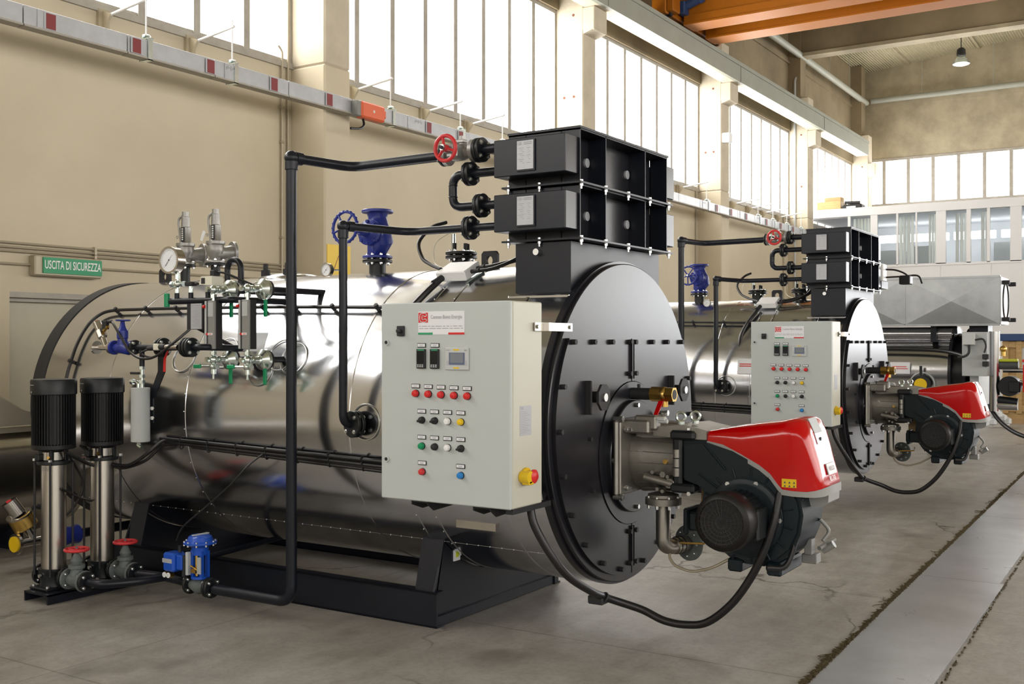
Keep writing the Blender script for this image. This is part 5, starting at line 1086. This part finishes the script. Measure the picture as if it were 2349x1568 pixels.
for x, y in ((4.13, 5.712), (4.455, 5.672)): flange(MB('cast_black'), (x, y, .135), (0, 1, 0), .062, .018, 4, m='cast_black').build('flange', t)
t = thing('control_valve', 'bright blue pneumatic control valve with domed diaphragm head on the floor line', 'valve', (4.5, 5.12, .05))
b = MB('cast_grey').tube([(4.5, 5.2, .115), (4.5, 5.13, .11), (4.5, 5.06, .115)], .04, 18, rs=[.03, .05, .03]); flange(b, (4.5, 5.21, .115), (0, 1, 0), .062, .018, 4, m='cast_black'); flange(b, (4.5, 5.045, .112), (0, 1, 0), .062, .018, 4, m='cast_black'); flange(b, (4.5, 5.022, .112), (0, 1, 0), .062, .018, 4, m='cast_black'); b.build('valve_body', t)
b = MB('blue_bright').lathe([(.055, 0), (.055, .015)], (4.5, 5.125, .16), (0, 0, 1), 24)
for a in (60, 120, 240, 300): b.prism([(4.5+.045*math.cos(R(a))-.008, 5.125+.045*math.sin(R(a))-.012, .17), (4.5+.045*math.cos(R(a))+.008, 5.125+.045*math.sin(R(a))-.012, .17), (4.5+.045*math.cos(R(a))+.008, 5.125+.045*math.sin(R(a))+.012, .17), (4.5+.045*math.cos(R(a))-.008, 5.125+.045*math.sin(R(a))+.012, .17)], (0, 0, .16))
b.lathe([(.05, 0), (.05, .03), (.056, .06)], (4.5, 5.125, .305), (0, 0, 1), 24); b.build('yoke', t)
b = MB('blue_bright').lathe([(.055, 0), (.075, .01), (.1, .022), (.1, .032), (.078, .038), (.07, .062), (.055, .072), (0, .075)], (4.5, 5.125, .352), (0, 0, 1), 36); b.m('bolt')
for k in range(10): a = 2*PI*k/10; b.bolt((4.5+.092*math.cos(a), 5.125+.092*math.sin(a), .384), (0, 0, 1), .008, .008).bolt((4.5+.092*math.cos(a), 5.125+.092*math.sin(a), .374), (0, 0, -1), .008, .012)
b.m('light_grey').box((4.44, 5.11, .425), (4.56, 5.13, .431)); b.build('diaphragm_head', t)
b = MB('brass').cyl((4.47, 5.12, .18), (4.47, 5.12, .31), .01).box((4.44, 5.1, .20), (4.46, 5.14, .225)).cyl((4.45, 5.15, .24), (4.45, 5.09, .22), .006, seg=8); b.m('tank_grey').box((4.44, 5.055, .2), (4.446, 5.085, .3)); b.build('stem', t)
b = MB('blue_bright').box((4.4, 5.25, .195), (4.5, 5.35, .31), .012).box((4.42, 5.2, .21), (4.49, 5.25, .3), .006); b.m('label_silver').box((4.396, 5.262, .25), (4.4, 5.345, .275)); b.m('black_matt').cyl((4.46, 5.26, .31), (4.46, 5.26, .35), .012).box((4.43, 5.19, .17), (4.5, 5.21, .3), .003); b.m('light_grey').box((4.44, 5.17, .18), (4.47, 5.19, .32), .003); b.build('positioner', t, 'blue positioner box with silver label')
for y in (5.34, 5.305): MB('brass').cyl((4.41, y, .172), (4.44, y, .172), .018).m('dial').cyl((4.405, y, .172), (4.411, y, .172), .016).m('ink').box((4.4045, y-.001, .165), (4.4052, y+.001, .18)).build('small_gauge', t)

# ================================================================== BEHIND ON THE LEFT
t = thing('stainless_tank', 'dull stainless tank half hidden behind the rear end of the nearest boiler', 'tank', (3.5, 8.0, 0))
MB('steel').lathe([(0, 0), (.2, .02), (.35, .1), (.43, .25), (.45, .45), (.45, 4.2), (.4, 4.5), (.3, 4.62), (0, 4.7)], (1.0, 8.0, .52), (1, 0, 0), 64).build('tank_shell', t, ang=60)
b = MB('satin').prism([(2.5, 7.7, .95), (4.3, 7.7, 1.45), (4.7, 7.7, 1.25), (5.0, 7.7, 1.07), (5.5, 7.7, .93), (5.6, 7.7, .9), (2.5, 7.7, .9)], (0, .6, 0)); b.m('conduit').box((1.5, 7.56, .945), (5.5, 7.6, .96), .003); b.build('sloping_cover', t)
for x in (2, 4.9): MB('black').box((x, 7.7, 0), (x+.1, 8.3, .2)).build('foot', t)
t = thing('drain_valve', 'stainless drain valve with tilted brass coloured actuator and yellow cap, far left', 'valve', (4.6, 7.0, .1))
b = MB('steel').cyl((4.48, 7, .178), (4.5, 7, .178), .075, seg=32).cyl((4.5, 7, .178), (4.8, 7, .178), .032).cyl((4.78, 7, .178), (4.8, 7, .178), .07, seg=28).cyl((4.62, 7, .2), (4.56, 7.02, .31), .03); b.build('valve_body', t)
MB('yellow').cyl((4.47, 7, .178), (4.48, 7, .178), .055, seg=32).build('end_cap', t)
b = MB('brass').cyl((4.58, 7.01, .28), (4.535, 7.03, .37), .085, seg=32, bev=.006); b.m('steel').cyl((4.535, 7.03, .37), (4.53, 7.03, .38), .09, seg=32).cyl((4.53, 7.03, .38), (4.475, 7.06, .475), .055, seg=28); b.m('red').cyl((4.475, 7.06, .475), (4.473, 7.06, .479), .02); b.build('actuator', t)
b = MB('black_matt').cyl((4.62, 7.0, .42), (4.85, 6.95, .42), .012).cyl((4.66, 7, .42), (4.7, 6.99, .42), .02).tube([(4.62, 7, .42), (4.58, 7, .36)], .008, 8); b.build('air_fitting', t)
t = thing('drain_line', 'black drain pipe with dark blue valve body behind the leftmost pump', 'pipe', (5.1, 7, .1))
MB('blue').lathe([(.07, 0), (.075, .03), (.06, .1), (.07, .13), (.07, .15)], (4.83, 7, .178), (1, 0, 0), 28).build('valve_body', t); MB('black').cyl((4.98, 7, .178), (5.6, 7, .178), .035).build('pipe', t)

# ================================================================== THIRD BOILER AND ITS SURROUNDINGS
t = thing('steam_boiler', 'smaller stainless boiler partly seen under the galvanised duct box', 'boiler', (17.2, 4, 0), 'steam boilers')
X3, Z3 = 17.2, 1.13
MB('clad').lathe([(.66, 0), (.66, 3.4)], (X3, 3.02, Z3), (0, 1, 0), 96, cap=False).build('shell', t)
b = MB('plate_black').lathe([(.66, 0), (.70, .01), (.70, .05), (.66, .06)], (X3, 2.98, Z3), (0, 1, 0), 96).lathe([(.68, 0), (.68, .04), (.6, .05), (.6, .2)], (X3, 2.8, Z3), (0, 1, 0), 96, cap=False); b.build('end_ring', t)
MB('clad').cyl((16.75, 3.0, 1.72), (16.75, 6.2, 1.72), .1).build('side_pipe', t)
b = MB('black').prism([(16.8, 2.95, 1.72), (16.8, 2.95, 1.82), (16.8, 3.0, 1.9), (16.8, 3.1, 1.9), (16.8, 3.35, 1.74)], (.03, 0, 0)).box((16.6, 3.2, 1.6), (16.8, 3.28, 1.85)); b.build('lifting_bracket', t)
MB('light_grey').lathe([(0, 0), (.62, 0), (.62, .12), (0, .12)], (X3, 2.62, Z3), (0, 1, 0), 64).build('front_door', t)
b = MB('black').box((16.7, 3.2, 0), (17.7, 3.35, .6)).box((16.7, 5.8, 0), (17.7, 5.95, .6)); b.build('saddle', t)
b = MB('rubber').tube(smooth([(16.52, 5.0, 1.48), (16.52, 4.0, 1.5), (16.5, 3.2, 1.48), (16.4, 2.85, 1.42), (16.3, 2.75, 1.38), (16.25, 2.68, 1.5)]), .03, 10); b.build('cable', t)
MB('paper').box((16.50, 3.55, 1.13), (16.51, 3.83, 1.3)).m('red').box((16.497, 3.58, 1.2), (16.5, 3.8, 1.21)).box((16.497, 3.6, 1.23), (16.5, 3.8, 1.24)).build('notice', t, smooth=False)
t = thing('valve_flange', 'black round flange with yellow face behind the red hood of the second burner', 'flange', (16.4, 3.4, .8))
MB('black_matt').cyl((16.4, 3.38, .98), (16.5, 3.38, .98), .13).cyl((16.42, 3.38, 1.1), (16.42, 3.38, 1.25), .02).build('flange', t); MB('yellow').cyl((16.39, 3.38, .98), (16.4, 3.38, .98), .09).build('cap', t); MB('light_grey').torus((16.52, 3.38, .98), (1, 0, 0), .17, .012).build('collar', t)
t = thing('duct_box', 'long galvanised sheet metal duct box above the third boiler', 'duct', (16.8, 3.3, 1.84))
def xpanel(y0, y1, x=16.4):
    b = MB('galv'); z0, z1 = 1.85, 2.52; c = (x-.03, (y0+y1)/2, (z0+z1)/2)
    q = [(x, y0, z0), (x, y1, z0), (x, y1, z1), (x, y0, z1)]
    b.add(q+[c], [(0, 1, 4), (1, 2, 4), (2, 3, 4), (3, 0, 4)]); b.box((x-.008, y0, z0-.02), (x+.02, y1, z0+.01)).box((x-.008, y0, z1-.01), (x+.02, y1, z1+.02)); b.box((x-.008, y0-.012, z0), (x+.02, y0+.012, z1)); b.build('side_panel', t, smooth=False)
xpanel(2.31, 3.6); xpanel(3.6, 4.9)
b = MB('galv').box((16.41, 2.31, 1.85), (17.2, 4.9, 2.52)); b.m('white').box((16.44, 2.30, 1.87), (17.17, 2.312, 2.5)); b.m('rubber').torus((16.8, 2.295, 2.18), (0, 1, 0), .26, .015, 40, 6); b.m('black_matt')
for x, z in ((16.5, 2.44), (16.5, 1.92), (17.12, 2.44), (17.12, 1.92)): b.box((x-.03, 2.2, z-.03), (x+.03, 2.3, z+.03), .008)
b.build('duct_body', t, smooth=False)
MB('black').box((16.6, 2.5, 1.72), (17, 2.75, 1.84)).build('support', t)
t = thing('grey_cabinet', 'flat grey instrument cabinet in front of the third boiler', 'cabinet', (16.3, 2.62, 1.1))
MB('tank_grey').box((16.2, 2.45, 1.12), (16.5, 2.78, 1.74), .006).build('cabinet_body', t); MB('light_grey').box((16.13, 2.6, 1.56), (16.2, 2.76, 1.72), .006).build('junction_box', t)
MB('black_matt').box((16.1, 2.42, 1.36), (16.2, 2.5, 1.43), .006).box((16.1, 2.42, 1.26), (16.2, 2.5, 1.33), .006).tube(smooth([(16.15, 2.68, 1.56), (16.13, 2.68, 1.45), (16.12, 2.73, 1.4), (16.12, 2.82, 1.38)]), .018, 8).tube(smooth([(16.15, 2.6, 1.63), (16.15, 2.5, 1.64), (16.15, 2.46, 1.55), (16.15, 2.48, 1.45)]), .012, 8).build('relay', t)
t = thing('burner_pipework', 'polished gas pipework with black fan standing beside the third boiler front', 'pipework', (16.5, 2.4, .55))
b = MB('clad').cyl((16.5, 2.4, .62), (16.5, 2.4, 1.75), .07, seg=24).cyl((16.5, 2.4, .7), (16.5, 2.1, .7), .06, seg=24).cyl((16.6, 2.3, 1.2), (16.6, 1.95, 1.2), .035).cyl((16.6, 2.1, 1.02), (16.6, 1.85, 1.02), .045); b.build('pipe', t)
b = MB('cast_black').cyl((16.4, 2.2, .98), (16.7, 2.2, .98), .14, seg=28).box((16.35, 2.05, .9), (16.5, 2.2, 1.05), .01).cyl((16.5, 2.35, .78), (16.5, 2.1, .75), .06); b.build('fan', t)
MB('yellow_green').box((16.5, 2.1, 1.32), (16.62, 2.36, 1.36), .01).build('lever', t); MB('brass').sphere((16.6, 2.3, 1.5), .05, 10).cyl((16.6, 2.3, 1.5), (16.6, 2.3, 1.4), .03).build('valve', t)
MB('cast_grey').cyl((16.6, 2.35, 1.28), (16.6, 2.1, 1.28), .07, seg=20).build('gas_valve', t)
t = thing('red_fan', 'red fan casing cut by the right edge of the picture', 'fan', (16.5, 1.9, .8))
MB('red').box((16.2, 1.7, .9), (16.6, 2.0, 1.3), .02).box((16.3, 1.7, 1.32), (16.5, 2.02, 1.36), .01).build('casing', t); MB('cast_black').cyl((16.1, 1.85, 1.1), (16.2, 1.85, 1.1), .11, seg=28).build('inlet', t); MB('red').box((16.3, 1.75, 0), (16.5, 1.9, .9)).build('pedestal', t)
tag(MB('rubber').tube(smooth([(16.6, 2.5, .7), (16.5, 2.3, .45), (16.3, 2.0, .3), (16.2, 1.6, .27), (16.2, 1.2, .35)]), .03, 10).build('cable_hose'), 'black hose hanging right of the second burner hood', 'hose')
t = thing('wooden_crate', 'pale wooden crate with dark lid near the right edge', 'crate', (24, 2.8, 0))
b = MB('wood').box((23, 2.0, .25), (23.06, 3.2, 1.62)).box((23.06, 3.14, .25), (25, 3.2, 1.62)).box((23, 2, .1), (25, 3.2, .25)); 
for y in (3.14, 2.9, 2.3, 2.04): b.box((22.95, y-.05, .2), (23, y+.05, 1.62), .005)
for z in (.3, .9, 1.55): b.box((22.96, 2, z-.06), (23, 3.2, z+.06), .005)
b.build('crate_side', t, smooth=False); MB('plastic_clear').box((22.985, 2.4, .9), (22.995, 2.85, 1.5)).build('plastic_sheet', t); MB('blue_dark').box((22.9, 1.95, 1.62), (25.1, 3.25, 1.76), .01).build('lid', t); MB('cardboard').box((23, 2.05, .0), (25, 3.15, .1)).build('pallet', t)
b = MB('plastic_clear'); random.seed(5)
for k in range(9): b.sphere((21.8+random.uniform(-.15, .15), 3.1+random.uniform(-.15, .15), .12+random.uniform(-.03, .15)), .09, 7, (1, 1, .9))
tag(b.build('plastic_wrap', smooth=False), 'crumpled clear plastic wrap on the floor near the crate', 'plastic')
t = thing('servo_unit', 'white and black actuator with cables beside the second economizer', 'actuator', (12.5, 3.3, 2.2))
MB('white').box((12.38, 2.95, 2.28), (12.55, 3.2, 2.48), .01).build('housing', t); b = MB('rubber').tube(smooth([(12.5, 2.95, 2.42), (12.55, 2.85, 2.41), (12.6, 2.75, 2.36), (12.62, 2.72, 2.28)]), .01, 8).tube(smooth([(12.5, 2.95, 2.33), (12.6, 2.8, 2.34), (12.7, 2.65, 2.35), (12.7, 2.6, 2.26)]), .01, 8).box((12.55, 2.7, 2.25), (12.7, 2.82, 2.35), .008); b.build('plug', t); MB('black').box((12.3, 2.95, 2.2), (12.6, 3.2, 2.28)).build('bracket', t)
